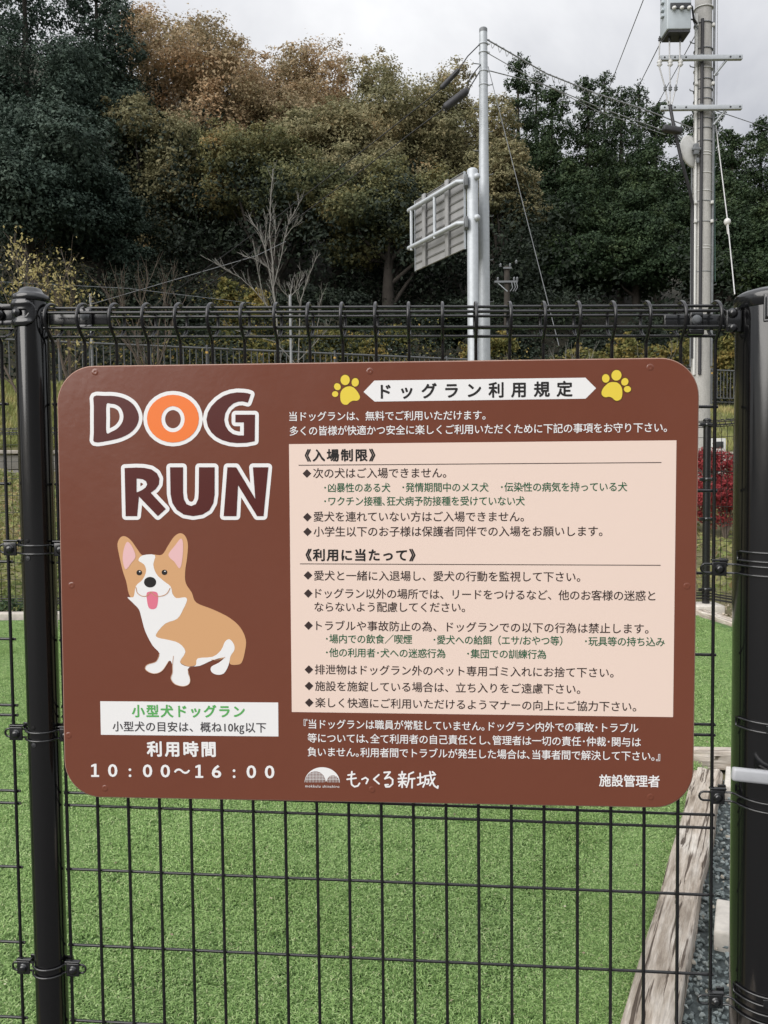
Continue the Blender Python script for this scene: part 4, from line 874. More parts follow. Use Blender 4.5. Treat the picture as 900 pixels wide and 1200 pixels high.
C_ = [
 (25, -110, 235, 270, 36, 'dark conifer at the upper left corner, taller than the frame', 20000), (112, -55, 225, 165, 38, 'tall dark conifer with sky gaps beside the upper left corner tree', 17000), (150, 0, 240, 120, 42, 'shorter dark conifer between the left conifers and the rusty tree', 7000),
 (608, 66, 290, 85, 50, 'first pointed conifer right of the slim steel pole', 9000), (648, 100, 300, 95, 47, 'second pointed conifer right of the slim steel pole', 10000), (688, 92, 305, 95, 48, 'third conifer right of the slim steel pole, under the helical cable', 10000),
 (728, 104, 300, 90, 50, 'pointed conifer left of the transformer pole', 9000), (770, 122, 310, 100, 46, 'broad conifer directly behind the lower crossarm', 11000), (815, 130, 300, 90, 48, 'conifer hidden partly by the concrete utility pole', 9000),
 (858, 152, 310, 90, 46, 'conifer right of the utility pole', 9000), (893, 138, 300, 85, 49, 'pointed conifer at the right edge of the photo', 9000), (935, 150, 320, 90, 45, 'conifer just beyond the right edge of the photo', 5000),
 (672, 190, 335, 110, 40, 'lighter green conifer low in the middle of the right slope', 11000), (745, 200, 330, 120, 40, 'bright edged conifer low behind the leaning black cable', 12000), (625, 210, 310, 80, 42, 'low conifer left of the guy wire', 6000),
 (845, 215, 335, 110, 40, 'low conifer behind the guy wire insulator', 10000), (900, 230, 345, 90, 39, 'low conifer at the right edge beside the gate post cap', 7000),
 (630, 82, 290, 60, 53, 'slim pointed conifer between the first and second conifers', 4000), (708, 84, 290, 56, 53, 'slim pointed conifer rising just left of the sky wires', 4000), (748, 96, 290, 60, 53, 'slim pointed conifer between the sky wires and the transformer cables', 4000), (838, 132, 300, 60, 53, 'slim pointed conifer just right of the utility pole', 4000)]
for i, (px, a, b, wd, D_, lb, n_) in enumerate(C_):
    if n_: tree('conifer_tree', px, a, b, wd, D_, CONIF if px > 300 else EVERG, lb, 'tree', CG, n_=n_, leaf=0.13, kind='cone', seed=300 + i * 5, lobes_n=10, trunk_r=0.20, flat=0.8)
tree('evergreen_tree', 30, 122, 300, 190, 29, EVERG, 'rounded blue green evergreen at the left edge below the tall conifers', 'tree', 'rounded evergreens at the left', n_=20000, leaf=0.10, seed=501, lobes_n=13)
tree('evergreen_tree', 115, 190, 330, 110, 31, EVERG, 'dark evergreen just right of the rounded one, behind the yellow leaved shrubs', 'tree', 'rounded evergreens at the left', n_=9000, leaf=0.10, seed=502, lobes_n=9)
# understory
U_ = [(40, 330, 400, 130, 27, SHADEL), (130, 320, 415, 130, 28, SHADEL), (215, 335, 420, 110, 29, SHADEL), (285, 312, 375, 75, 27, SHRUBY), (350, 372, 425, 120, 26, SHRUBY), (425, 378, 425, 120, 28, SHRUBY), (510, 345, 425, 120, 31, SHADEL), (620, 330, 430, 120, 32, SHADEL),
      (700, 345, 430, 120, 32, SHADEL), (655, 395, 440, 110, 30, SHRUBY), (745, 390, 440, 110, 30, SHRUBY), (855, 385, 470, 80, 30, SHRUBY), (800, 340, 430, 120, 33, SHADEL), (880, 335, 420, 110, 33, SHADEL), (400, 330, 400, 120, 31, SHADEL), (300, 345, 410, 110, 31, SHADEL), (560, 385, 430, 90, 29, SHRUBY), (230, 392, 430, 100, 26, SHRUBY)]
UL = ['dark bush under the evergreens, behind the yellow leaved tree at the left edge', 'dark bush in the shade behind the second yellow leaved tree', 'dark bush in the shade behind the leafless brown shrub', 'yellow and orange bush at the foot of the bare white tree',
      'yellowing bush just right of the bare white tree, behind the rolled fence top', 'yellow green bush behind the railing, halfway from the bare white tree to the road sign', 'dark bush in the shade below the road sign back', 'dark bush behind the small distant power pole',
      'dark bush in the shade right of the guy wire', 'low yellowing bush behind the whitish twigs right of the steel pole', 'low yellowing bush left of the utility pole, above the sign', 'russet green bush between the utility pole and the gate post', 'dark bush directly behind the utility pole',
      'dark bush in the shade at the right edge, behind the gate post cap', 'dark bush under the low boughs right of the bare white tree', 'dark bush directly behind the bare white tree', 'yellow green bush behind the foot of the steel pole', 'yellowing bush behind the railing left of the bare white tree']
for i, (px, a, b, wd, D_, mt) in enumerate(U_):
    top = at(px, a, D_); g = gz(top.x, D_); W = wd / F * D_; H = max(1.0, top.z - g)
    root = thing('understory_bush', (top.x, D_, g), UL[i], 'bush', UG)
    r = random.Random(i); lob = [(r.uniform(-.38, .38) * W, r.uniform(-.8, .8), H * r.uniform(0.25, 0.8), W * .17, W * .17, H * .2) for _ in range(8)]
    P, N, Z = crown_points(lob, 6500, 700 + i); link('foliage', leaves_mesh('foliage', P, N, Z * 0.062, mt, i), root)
    m = MB(); m.tube([(0, 0, -0.2), (0.05, 0, H * 0.3), (0, 0.1, H * 0.6)], [0.06, 0.04, 0.02], 6); m.build('stem', TRUNKM, root)

def mass(name, n_, f0, f1, hmax, size, mat, label, seed, y0, y1, blobs=260):
    r = np.random.default_rng(seed); bx = r.uniform(f0, f1, blobs); by = r.uniform(y0, y1, blobs); bx = bx * (by / 35); br = r.uniform(0.7, 1.7, blobs); bh = r.uniform(0.1, 1, blobs) * hmax
    keep = np.array([sdist(a, b) < -1.0 for a, b in zip(bx, by)]); bx, by, br, bh = bx[keep], by[keep], br[keep], bh[keep]; bz = gzv(bx, by) + bh
    k = r.integers(0, len(bx), n_); u = unit(r, n_) * r.uniform(0.5, 1.05, n_)[:, None]; P = np.stack([bx[k], by[k], bz[k]], 1) + u * br[k][:, None] * np.array([1, 1, 0.75])
    o = link(name, leaves_mesh(name, P, u + np.array([0, 0, 0.5]), np.full(n_, size), mat, seed)); tag(o, label, None, kind='stuff')
gzv = lambda x, y: np.array([gz(a, b) for a, b in zip(x, y)])
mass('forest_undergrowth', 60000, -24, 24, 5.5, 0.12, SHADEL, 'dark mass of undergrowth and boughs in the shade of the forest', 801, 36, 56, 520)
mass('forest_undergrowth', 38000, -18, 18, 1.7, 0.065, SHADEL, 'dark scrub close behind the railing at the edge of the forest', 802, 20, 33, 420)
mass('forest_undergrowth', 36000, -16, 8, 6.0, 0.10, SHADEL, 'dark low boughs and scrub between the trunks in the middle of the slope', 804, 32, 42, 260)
mass('railing_scrub', 16000, -18, 18, 1.2, 0.05, SHRUBY, 'scattered yellowing scrub behind the railing', 803, 21, 31, 120)

# ---------------------------------------------------------------- bare and yellow-leaved small trees
def grow(m, p, d, L, r, lvl, rg, tips, spread=0.5, up=0.15, kids=(2, 4)):
    n_ = 4; pts = [p]; q = p.copy(); dr = d.copy()
    for k in range(n_):
        dr = (dr + Vector((rg.uniform(-.12, .12), rg.uniform(-.12, .12), rg.uniform(-.04, .10)))).normalized(); q = q + dr * (L / n_); pts.append(q.copy())
    m.tube(pts, [r * (1 - 0.5 * k / n_) for k in range(n_ + 1)], 5)
    if lvl == 0: tips.append((pts[-1], dr)); return
    for c in range(rg.randint(*kids) + 1):
        k = n_ if c == 0 else rg.randint(1, n_); nd = (dr + Vector((rg.uniform(-1, 1), rg.uniform(-.7, .7), rg.uniform(-.3, .6))) * spread + Vector((0, 0, up))).normalized()
        if lvl <= 1: tips.append((pts[k], nd))
        grow(m, pts[k], nd, L * rg.uniform(0.5, 0.72), r * 0.52, lvl - 1, rg, tips, spread, up, kids)
def small_tree(name, px, py_top, D_, stems, mat, label, cat, seed, leafmat=None, leafn=0, spread=0.5, r0=0.03, lvl=3, kids=(2, 3), lsize=0.05, group=None):
    top = at(px, py_top, D_); g = gz(top.x, D_); H = top.z - g; root = thing(name, (top.x, D_, g), label, cat, group); rg = random.Random(seed); m = MB(); tips = []
    for k in range(stems):
        d = Vector((rg.uniform(-.35, .35) * (stems > 1), rg.uniform(-.2, .2), 1)).normalized(); grow(m, Vector((rg.uniform(-.1, .1), 0, -0.1)), d, H * rg.uniform(0.42, 0.5), r0, lvl, rg, tips, spread, kids=kids)
    m.build('branches', mat, root)
    if leafmat:
        r = np.random.default_rng(seed); T = np.array([t_[0][:] for t_ in tips]); k = r.integers(0, len(T), leafn); P = T[k] + r.normal(0, 0.07, (leafn, 3)); link('foliage', leaves_mesh('foliage', P, unit(r, leafn), np.full(leafn, lsize), leafmat, seed), root)
    return root
small_tree('shrub_tree', 22, 262, 17, 3, BRANCHD, 'small bare branched tree with sparse pale yellow leaves at the left edge', 'tree', 11, YELLEAF, 380, 0.62, 0.030, 3, (1, 3), 0.042)
small_tree('shrub_tree', 78, 282, 17.5, 3, BRANCHD, 'small tree with clusters of pale yellow leaves behind the domed post', 'tree', 12, YELLEAF, 520, 0.62, 0.030, 3, (1, 3), 0.042)
small_tree('bare_shrub', 175, 300, 19, 4, BRANCHD, 'leafless brown shrub between the yellow leaved trees and the bare white tree', 'bush', 13, None, 0, 0.5, 0.03, 3, (2, 3))
def drawn_tree(label, D_, base_px, limbs, seed, r0, mat, twigs=3):
    b0 = at(base_px, 420, D_); g = gz(b0.x, D_); o = Vector((b0.x, D_, g)); root = thing('bare_tree', o, label, 'tree'); rg = random.Random(seed); m = MB()
    for li, (ra, rb, pts) in enumerate(limbs):
        dy = rg.uniform(-0.35, 0.35) if li else 0; P = []
        for i, (x, y) in enumerate(pts):
            f_ = i / (len(pts) - 1); p = at(x, y, D_ + dy * f_); P.append(p - o)
        if li == 0: P = [Vector((P[0].x, P[0].y, -0.1))] + P
        Q = []
        for i in range(len(P) - 1):
            for k in range(3): t_ = k / 3; Q.append(P[i].lerp(P[i + 1], t_) + (Vector((rg.uniform(-.012, .012), rg.uniform(-.01, .01), 0)) if (i or k) else Vector()))
        Q.append(P[-1]); n_ = len(Q); m.tube(Q, [ra + (rb - ra) * i / (n_ - 1) for i in range(n_)], 6)
        for k in range(2, n_):
            for q in range(twigs):
                if rg.random() < 0.62:
                    d = (Q[k] - Q[k - 1]).normalized(); d = (d + Vector((rg.uniform(-1, 1), rg.uniform(-.6, .6), rg.uniform(-.1, .5))) * 0.75).normalized(); L = rg.uniform(0.10, 0.34); t0 = Q[k - 1].lerp(Q[k], rg.random()); mid = t0 + d * L * .5 + Vector((0, 0, .02)); e = t0 + d * L + Vector((rg.uniform(-.03, .03), 0, .06))
                    m.tube([t0, mid, e], [0.0042, 0.0035, 0.0022], 4)
                    if rg.random() < 0.5: m.tube([mid, mid + (d + Vector((rg.uniform(-.8, .8), 0, .3))).normalized() * L * .45], [0.004, 0.0025], 4)
    m.build('branches', mat, root); return root
drawn_tree('bare pale barked tree with upright white branches left of centre', 20, 325, [(0.0199, 0.0082, [(326, 425), (324, 375), (321, 340), (319, 305), (316, 270), (317, 235), (320, 198)]),
   (0.0106, 0.0041, [(321, 335), (329, 305), (334, 278), (339, 258), (348, 243), (354, 232)]), (0.0093, 0.0041, [(334, 278), (342, 268), (349, 262)]), (0.0119, 0.0041, [(323, 360), (316, 320), (309, 288), (302, 268), (294, 258)]),
   (0.0080, 0.0034, [(312, 300), (311, 275), (313, 255)]), (0.0106, 0.0041, [(321, 372), (309, 352), (302, 318), (299, 294)]), (0.0093, 0.0034, [(318, 366), (300, 342), (283, 326), (268, 318), (248, 306)]), (0.0066, 0.0027, [(320, 320), (312, 312), (300, 304), (284, 300)]), (0.0080, 0.0034, [(321, 300), (323, 270), (321, 246)])], 5, 0.03, BRANCHP, 4)
drawn_tree('short bare pale tree with a thicker stem just right of the tall bare white tree', 20, 340, [(0.0298, 0.0136, [(341, 425), (340, 380), (340, 350)]), (0.0133, 0.0048, [(340, 352), (341, 338), (343, 326)]), (0.0119, 0.0041, [(340, 350), (331, 341), (325, 333)]), (0.0119, 0.0041, [(340, 348), (350, 338), (354, 324)]),
   (0.0133, 0.0048, [(350, 425), (351, 358), (357, 338), (364, 320), (371, 302)]), (0.0093, 0.0034, [(351, 356), (346, 340), (348, 330)]), (0.0093, 0.0034, [(372, 390), (374, 362), (378, 344)]), (0.0093, 0.0034, [(345, 425), (322, 400), (290, 392), (268, 384)]), (0.0093, 0.0034, [(348, 424), (368, 404), (384, 386)])], 6, 0.03, BRANCHP)
small_tree('bare_shrub', 668, 396, 20, 3, BRANCHP, 'low bare whitish shrub showing above the sign, right of the steel pole', 'bush', 16, None, 0, 0.5, 0.02, 3, (2, 2))
small_tree('bare_shrub', 778, 392, 20, 3, BRANCHP, 'low bare whitish shrub showing above the sign beside the utility pole', 'bush', 17, None, 0, 0.6, 0.02, 3, (2, 2))
small_tree('bare_shrub', 600, 405, 21, 3, BRANCHD, 'low reddish brown twiggy shrub showing just right of the steel pole above the sign', 'bush', 18, None, 0, 0.5, 0.02, 3, (2, 2))
for (px, a, b, lb) in ((106, 345, 470, 'thin grey stake behind the railing near the domed post'), (340, 346, 470, 'thin pale post behind the railing under the bare white tree')):
    p0, p1 = at(px, a, 19.5), at(px, b, 19.5); z0_ = gz(p0.x, 19.5); m = MB(); m.tube([(0, 0, 0), (0, 0, p0.z - z0_)], 0.030, 10); m.ball((0, 0, p0.z - z0_), 0.031, 10, (1, 1, 0.5)); tag(m.build('garden_post', CABLEM, None, (p0.x, 19.5, z0_)), lb, 'post')

# ---------------------------------------------------------------- railing on the bank
rail = thing('railing', (LA.x, LA.y, 2.95), 'long dark metal railing with upright bars along the top of the bank', 'railing')
LEN = (LB - LA).length + 4.5; D3 = Vector((LD.x, LD.y, 0)); S0 = -1.6
def rz(s_): return 1.07 + 0.0125 * (s_ + 0)                           # top rail height along the line
for hh, rr_, nm in ((0.0, 0.028, 'top_rail'), (-0.93, 0.016, 'bottom_rail'), (-1.06, 0.014, 'bottom_rail')):
    m = MB(); m.tube([D3 * s_ + Vector((0, 0, rz(s_) + hh)) for s_ in np.linspace(S0, LEN, 12)], rr_, 8); m.build(nm, FENCEB, rail)
m = MB(); m.tube([(0, 0, -0.92), (0, 0, -0.02)], 0.0135, 6); bme = m.mesh('baluster', FENCEB)
s_ = S0
while s_ < LEN: link('baluster', bme, rail, D3 * s_ + Vector((0, 0, rz(s_)))); s_ += 0.155
m = MB(); m.tube([(0, 0, -1.3), (0, 0, 0.06)], 0.032, 10); m.ball((0, 0, 0.06), 0.034, 10, (1, 1, 0.6)); pm = m.mesh('railing_post', FENCEB)
m = MB(); m.lathe([(0.0335, 0), (0.0335, 0.05)], (0, 0, -0.13), (0, 0, 1), 10); ym = m.mesh('reflector_band', YELLOWB)
s_ = 1.0
while s_ < LEN: po = link('railing_post', pm, rail, D3 * s_ + Vector((0, 0, rz(s_)))); link('reflector_band', ym, po); s_ += 3.4

# retaining wall of separate blocks at the foot of the bank
wallr = thing('retaining_wall', (LA.x + LN.x * 5.3, LA.y + LN.y * 5.3, 0.9), 'low grey concrete retaining wall with a pale coping at the foot of the bank', 'wall')
m = MB(); rotw = Matrix.Rotation(math.atan2(LD.y, LD.x), 3, 'Z')
bk = MB(); bk.box((0, 0, 0), (0.96, 0.22, 0.24), rotw, 0.015); bkm = bk.mesh('wall_block', WALLC)
cp = MB(); cp.box((0, 0, 0), (1.96, 0.30, 0.06), rotw, 0.01); cpm = cp.mesh('coping_stone', KERBC)
for row in range(2):
    for k in range(26): link('wall_block', bkm, wallr, D3 * (-3 + k * 0.98 + (row % 2) * 0.49) + Vector((0, 0, 0.05 + row * 0.25)) + Vector((LN.x, LN.y, 0)) * random.uniform(-.008, .008))
for k in range(13): link('coping_stone', cpm, wallr, D3 * (-3 + k * 1.98) + Vector((0, 0, 0.47)))

# ---------------------------------------------------------------- far mesh fence
def far_fence(p0, p1, zt, label, nposts, seed, corner=False, skip_first=False):
    p0, p1 = Vector((*p0, 0)), Vector((*p1, 0)); L = (p1 - p0).length; d = (p1 - p0) / L; nrm = Vector((d.y, -d.x, 0)); root = thing('far_mesh_fence', p0, label, 'fence')
    if nrm.y > 0: nrm = -nrm
    m = MB(); m.tube([(0, 0, 0.04), (0, 0, zt - 0.06)] + [(nrm * (a * 0.9) + Vector((0, 0, zt + z))) for a, z in PROF[2:]] , 0.0021, 5); vm_ = m.mesh('vertical_wire', WIREM)
    for k in range(int(L / 0.05)): link('vertical_wire', vm_, root, d * (0.05 * k + 0.025))
    m = MB(); m.tube([(0, 0, 0), d * L], 0.0019, 5); hm = m.mesh('horizontal_wire', WIREM)
    for k in range(10):
        z = zt - 0.12 * (k + 1)
        if z > 0.05: link('horizontal_wire', hm, root, (0, 0, z))
    m = MB(); m.tube([(0, 0, 0), d * L], 0.0034, 6); rm_ = m.mesh('roll_wire', WIREM)
    for n_, z in ROLLW: link('roll_wire', rm_, root, nrm * n_ + Vector((0, 0, zt + z))); link('roll_wire', rm_, root, nrm * n_ + Vector((0, 0, 0.10 + z)))
    return root
ZT = 0.97 + (557 - 500) / F * 5.85
CP = at(828, 600, 5.85)
far_fence((CP.x - 6.6, 5.92), (CP.x, 5.85), ZT, 'far black mesh fence running across behind the turf, seen left of the sign', 3, 1)
far_fence((CP.x, 5.85), (CP.x + 1.35, 3.2), ZT, 'far black mesh fence coming forward from the corner post on the right', 2, 2)
m = MB(); m.tube([(0, 0, -0.0), (0, 0, ZT + 0.0)], 0.0262, 16); m.lathe([(0.0262, 0), (0.029, 0.001), (0.028, 0.008), (0.016, 0.016), (1e-6, 0.018)], (0, 0, ZT), (0, 0, 1), 16)
fp = thing('far_fence_post', (CP.x, 5.85, 0), 'slim black corner post of the far fence, seen between the sign and the gate post', 'post'); m.build('tube', WIREM, fp)
for z in (0.12, 0.62, 0.9, ZT - 0.03):
    m = MB(); m.lathe([(0.028, -0.012), (0.031, -0.010), (0.031, 0.010), (0.028, 0.012)], (0, 0, z), (0, 0, 1), 14); m.box((-0.04, -0.02, z), (0.04, 0.012, 0.024), None, 0.003); m.box((0.04, -0.02, z), (0.04, 0.012, 0.024), None, 0.003); m.build('clamp', BLACK, fp)
m = MB(); m.box((0, 0, 0.015), (0.22, 0.2, 0.07), None, 0.008); tag(m.build('concrete_footing', WHITEBLK, None, (CP.x - 0.02, 5.83, -0.03)), 'pale concrete footing under the far corner post', 'footing')
# planting near the far fence
r = np.random.default_rng(9)
def strip(name, n_, fx, fy, fz, size, mat, label, seed, up=0.8):
    r = np.random.default_rng(seed); x = fx(r, n_); y = fy(r, n_, x); P = np.stack([x, y, fz(r, n_, x, y)], 1); N = np.tile([0, -0.3, up], (n_, 1))
    o = link(name, leaves_mesh(name, P, N, np.full(n_, size), mat, seed, 0.5, 0.7)); tag(o, label, None, kind='stuff')
gzv = lambda x, y: np.array([gz(a, b) for a, b in zip(x, y)])
strip('ground_cover', 9000, lambda r, n: r.uniform(-4.4, 1.9, n), lambda r, n, x: r.uniform(5.70, 5.84, n), lambda r, n, x, y: r.uniform(-0.02, 0.10, n) * (0.6 + 0.4 * np.sin(x * 9)), 0.016, HEDGEM, 'low dark green ground cover along the foot of the far fence', 21)
strip('ground_cover', 42000, lambda r, n: np.where(r.uniform(0, 1, n) < 0.6, r.uniform(-7.0, -2.0, n), r.uniform(-2, 8, n)), lambda r, n, x: 6.2 + r.uniform(0, 1, n) ** 1.3 * 8, lambda r, n, x, y: gzv(x, y) + r.uniform(0, 0.22, n) * (0.5 + 0.5 * np.sin(x * 3 + y * 2)), 0.034, GCOVER, 'yellow green and reddish ground cover plants beyond the far fence', 22)
def bank_pts(r, n): return r.uniform(-2, 26, n)
def grass_tufts(name, n_, label, seed):
    r = np.random.default_rng(seed); a = np.where(r.uniform(0, 1, n_) < 0.55, r.uniform(-3, 4, n_), r.uniform(14, 27, n_)); s_ = r.uniform(-1.0, 5.1, n_)
    x = LA.x + LD.x * a + LN.x * s_; y = LA.y + LD.y * a + LN.y * s_; z = gzv(x, y); h = r.uniform(0.05, 0.2, n_); an = r.uniform(0, 6.28, n_); wd = 0.012
    lx, ly = np.cos(an), np.sin(an); b0 = np.stack([x - ly * wd, y + lx * wd, z], 1); b1 = np.stack([x + ly * wd, y - lx * wd, z], 1); tp_ = np.stack([x + lx * h * .5, y + ly * h * .5, z + h], 1)
    v = np.stack([b0, b1, tp_], 1).reshape(-1, 3); o = link(name, np_mesh(name, v, np.arange(n_ * 3).reshape(-1, 3), BANKG)); tag(o, label, None, kind='stuff')
grass_tufts('bank_grass', 70000, 'yellowing rough grass on the bank under the railing', 31)
# red leaved shrubs right
for k, (px, D_, W, H, lb) in enumerate([(850, 9.6, 1.0, 1.22, 'dark red leaved shrub seen between the far corner post and the gate post'), (800, 10.0, 1.0, 1.15, 'dark red leaved shrub behind the far corner post, mostly behind the sign')]):
    p = at(px, 600, D_); g = gz(p.x, D_); root = thing('red_shrub', (p.x, D_, g), lb, 'bush', 'red leaved shrubs'); rg = random.Random(k)
    H2 = (at(px, 525, D_).z - g); lob = [(rg.uniform(-.35, .35) * W, rg.uniform(-.3, .3), H2 * rg.uniform(.2, .85), W * .25, W * .25, H2 * .17) for _ in range(10)]
    P, N, Z = crown_points(lob, 14000, 60 + k, subr=0.5); link('foliage', leaves_mesh('foliage', P, N, Z * 0.015, REDLEAF, k), root)
    m = MB(); [m.tube([(0, 0, -.05), (rg.uniform(-.2, .2), 0, H2 * .4), (rg.uniform(-.35, .35), 0, H2 * .8)], [.015, .01, .004], 5) for _ in range(5)]; m.build('stem', BRANCHD, root)
# small white roadside cabinet glimpsed through the far fence
p = at(838, 520, 13.0); g = gz(p.x, 13.0); cab = thing('roadside_cabinet', (p.x, 13.0, g), 'small white cabinet with a dark front glimpsed above the red shrub', 'cabinet')
m = MB(); m.box((0, 0, (p.z - g) / 2 + 0.04), (0.26, 0.2, p.z - g + 0.08), None, 0.01); m.build('casing', CERAM, cab); m = MB(); m.box((0.02, -0.105, p.z - g - 0.02), (0.13, 0.02, 0.1), None, 0.004); m.build('dark_panel', DARKM, cab)

# ---------------------------------------------------------------- steel pole, road sign
def vtop(px, py, D_): return at(px, py, D_)
D1 = 12.6
pt = at(566.3, 34, D1); g = gz(pt.x, D1); sp_ = thing('steel_pole', (pt.x, D1, g), 'slim galvanised steel pole with cables at its top, right of the road sign', 'pole'); Hs = pt.z - g; rs0 = 0.088
m = MB(); m.lathe([(rs0, 0), (rs0 * 0.97, Hs * .3), (rs0 * 0.9, Hs * .6), (0.058, Hs)], (0, 0, 0), (0, 0, 1), 28); m.build('shaft', GALV, sp_)
m = MB(); m.lathe([(0.060, -0.05), (0.061, 0), (0.05, 0.012), (1e-6, 0.014)], (0, 0, Hs), (0, 0, 1), 24); m.build('cap', CABLEG, sp_)
m = MB(); m.tube([(-0.06, 0, 0), (-0.15, -0.02, 0), (-0.155, -0.02, 0.018)], 0.007, 6); stl = m.mesh('step_bolt', CABLEG); m = MB(); m.tube([(0.05, 0, 0), (0.13, -0.02, 0), (0.135, -0.02, 0.018)], 0.007, 6); str_ = m.mesh('step_bolt', CABLEG)
for k, py in enumerate([75, 100, 128, 155, 177, 205, 226, 254, 276, 305, 327, 354, 378]): link('step_bolt', stl if k % 2 == 0 else str_, sp_, (0, 0, at(566, py, D1).z - g))
for py in (52, 62, 84, 100):
    m = MB(); z = at(566, py, D1).z - g; m.lathe([(0.064, -0.012), (0.070, -0.01), (0.070, 0.01), (0.064, 0.012)], (0, 0, z), (0, 0, 1), 20); m.box((0.075, -0.01, z), (0.04, 0.02, 0.02)); m.build('band', GALV, sp_)
D2 = 12.2
pt2 = at(553.6, 199, D2); g2 = gz(pt2.x, D2); rsg = thing('road_sign', (pt2.x, D2, g2), 'back of a grey road sign held on two pipe arms by a thick galvanised pole', 'road sign'); H2 = pt2.z - g2
m = MB(); m.lathe([(0.083, 0), (0.081, H2 - 0.02), (0.074, H2), (0.05, H2 + 0.018), (1e-6, H2 + 0.022)], (0, 0, 0), (0, 0, 1), 28); m.build('shaft', GALV, rsg)
BD = Vector((-496, 971, 0)).normalized()                      # board direction, away to the left
def bp(px, py):                                               # board plane point relative to the root
    o = at(545, 250, D2 + 0.02); n_ = Vector((BD.y, -BD.x, 0)); d = ray(px, py); t_ = (o - CO).dot(n_) / d.dot(n_); return CO + d * t_ - Vector((pt2.x, D2, g2))
BN = Vector((-BD.y, BD.x, 0)).normalized(); BN = BN if BN.y > 0 else -BN     # away from the camera
c00, c01, c10, c11 = bp(545, 201), bp(487, 236), bp(545, 292), bp(487, 318.5)
ztop = (c00.z + c01.z) / 2; zbot = (c10.z + c11.z) / 2; s0v = c00 - Vector((0, 0, c00.z)); s1v = c01 - Vector((0, 0, c01.z)); BW = (s1v - s0v).length
rotb = Matrix.Rotation(math.atan2(BD.y, BD.x), 3, 'Z')
NPAN = 9; ph = (ztop - zbot) / NPAN
pm_ = MB(); pm_.box((0, 0, 0), (BW, 0.004, ph - 0.006), rotb); pm_.box(-BN * 0.010 + Vector((0, 0, ph / 2 - 0.004)), (BW, 0.018, 0.006), rotb); pm_.box(-BN * 0.010 - Vector((0, 0, ph / 2 - 0.010)), (BW, 0.018, 0.006), rotb); pmm = pm_.mesh('back_panel', ALU)
for k in range(NPAN): link('back_panel', pmm, rsg, (s0v + s1v) / 2 + Vector((0, 0, zbot + ph * (k + .5))))
for f_ in (0.30, 0.77):
    m = MB(); m.box(s0v * (1 - f_) + s1v * f_ - BN * 0.040 + Vector((0, 0, (ztop + zbot) / 2)), (0.085, 0.035, ztop - zbot + 0.02), rotb, 0.004); m.build('stiffener', CERAM if False else ALU, rsg)
for e in (s0v, s1v):
    m = MB(); m.box(e - BN * 0.008 + Vector((0, 0, (ztop + zbot) / 2)), (0.012, 0.03, ztop - zbot), rotb); m.build('frame_edge', GALV, rsg)
for (pr, pl) in ((214, 253), (262, 297)):
    zr = bp(545, pr).z; zl = bp(480, pl).z; zz = (zr + zl) / 2; m = MB(); e = bp(487.5, pl - 2); e.z = 0
    m.tube([Vector((-0.05, 0.0, zz)) - BN * 0.10, s0v - BN * 0.13 + Vector((0, 0, zz)), e - BN * 0.13 + Vector((0, 0, zz))], 0.034, 14); m.ball(e - BN * 0.13 + Vector((0, 0, zz)), 0.034, 12); arm = m.build('arm', GALV, rsg)
    m = MB(); m.box(Vector((-0.10, -0.05, zz)), (0.05, 0.16, 0.16), None, 0.01); m.build('u_bolt', CABLEG, arm)
    m = MB(); m.ball((0.055, -0.075, at(559, pr - 5, D2).z - g2), 0.05, 14); m.build('clamp_cover', GALV, rsg)
for px in (490.5, 518):
    b = bp(px, 270); b.z = 0; m = MB(); m.tube([b - BN * 0.13 + Vector((0, 0, bp(px, 295 - (px - 490) * 0.5).z)), b - BN * 0.13 + Vector((0, 0, bp(px, 246 - (px - 490) * 0.55).z))], 0.026, 10); m.build('tie_pipe', GALV, rsg)
# ---------------------------------------------------------------- utility pole
D3_ = 16.0
pu = at(825, -60, D3_); g3 = gz(pu.x, D3_); up_ = thing('utility_pole', (pu.x, D3_, g3), 'round concrete utility pole with crossarms, cable pipes and steel bands', 'utility pole'); HU = pu.z - g3
zu = lambda py: at(825, py, D3_).z - g3
rU = 0.166
m = MB(); m.lathe([(rU * 1.12, 0), (rU * 1.04, HU * .35), (rU, HU * .6), (rU * 0.9, HU)], (0, 0, 0), (0, 0, 1), 32); m.build('shaft', POLEC, up_)
for k, py in enumerate([11, 30, 60, 83, 96, 107, 119, 132, 142, 153, 168, 181, 184, 205, 226, 238, 262, 290, 293, 320, 405, 408, 411, 414, 430]):
    m = MB(); rr_ = rU * 1.02; m.lathe([(rr_, -0.008), (rr_ + 0.006, -0.007), (rr_ + 0.006, 0.007), (rr_, 0.008)], (0, 0, zu(py)), (0, 0, 1), 24); m.build('band', (CERAM if py in (11, 83, 181, 184, 205, 226, 290, 293, 405, 408, 411, 414) else CABLEG), up_)
for (dx, rr_, mt, a, b, nm) in ((-0.165, 0.030, CERAM, 20, 440, 'cable_pipe'), (-0.085, 0.030, RUBBER, 28, 440, 'cable_pipe'), (0.165, 0.022, CABLEG, -10, 430, 'cable_pipe'), (-0.215, 0.016, CABLEG, 160, 430, 'cable_pipe')):
    yy_ = -math.sqrt(max(0, (rU + 0.03) ** 2 - dx * dx)) if abs(dx) < rU else -0.05
    m = MB(); m.tube([(dx, yy_, zu(b)), (dx, yy_, zu((a + b) / 2)), (dx, yy_, zu(a))], rr_, 10); m.build(nm, mt, up_)
for py in (34, 102, 240, 262):
    for s_ in (-1, 1): m = MB(); m.box((s_ * 0.155 - 0.02, -0.14, zu(py)), (0.05, 0.06, 0.06), None, 0.01); m.build('cable_clip', CERAM, up_)
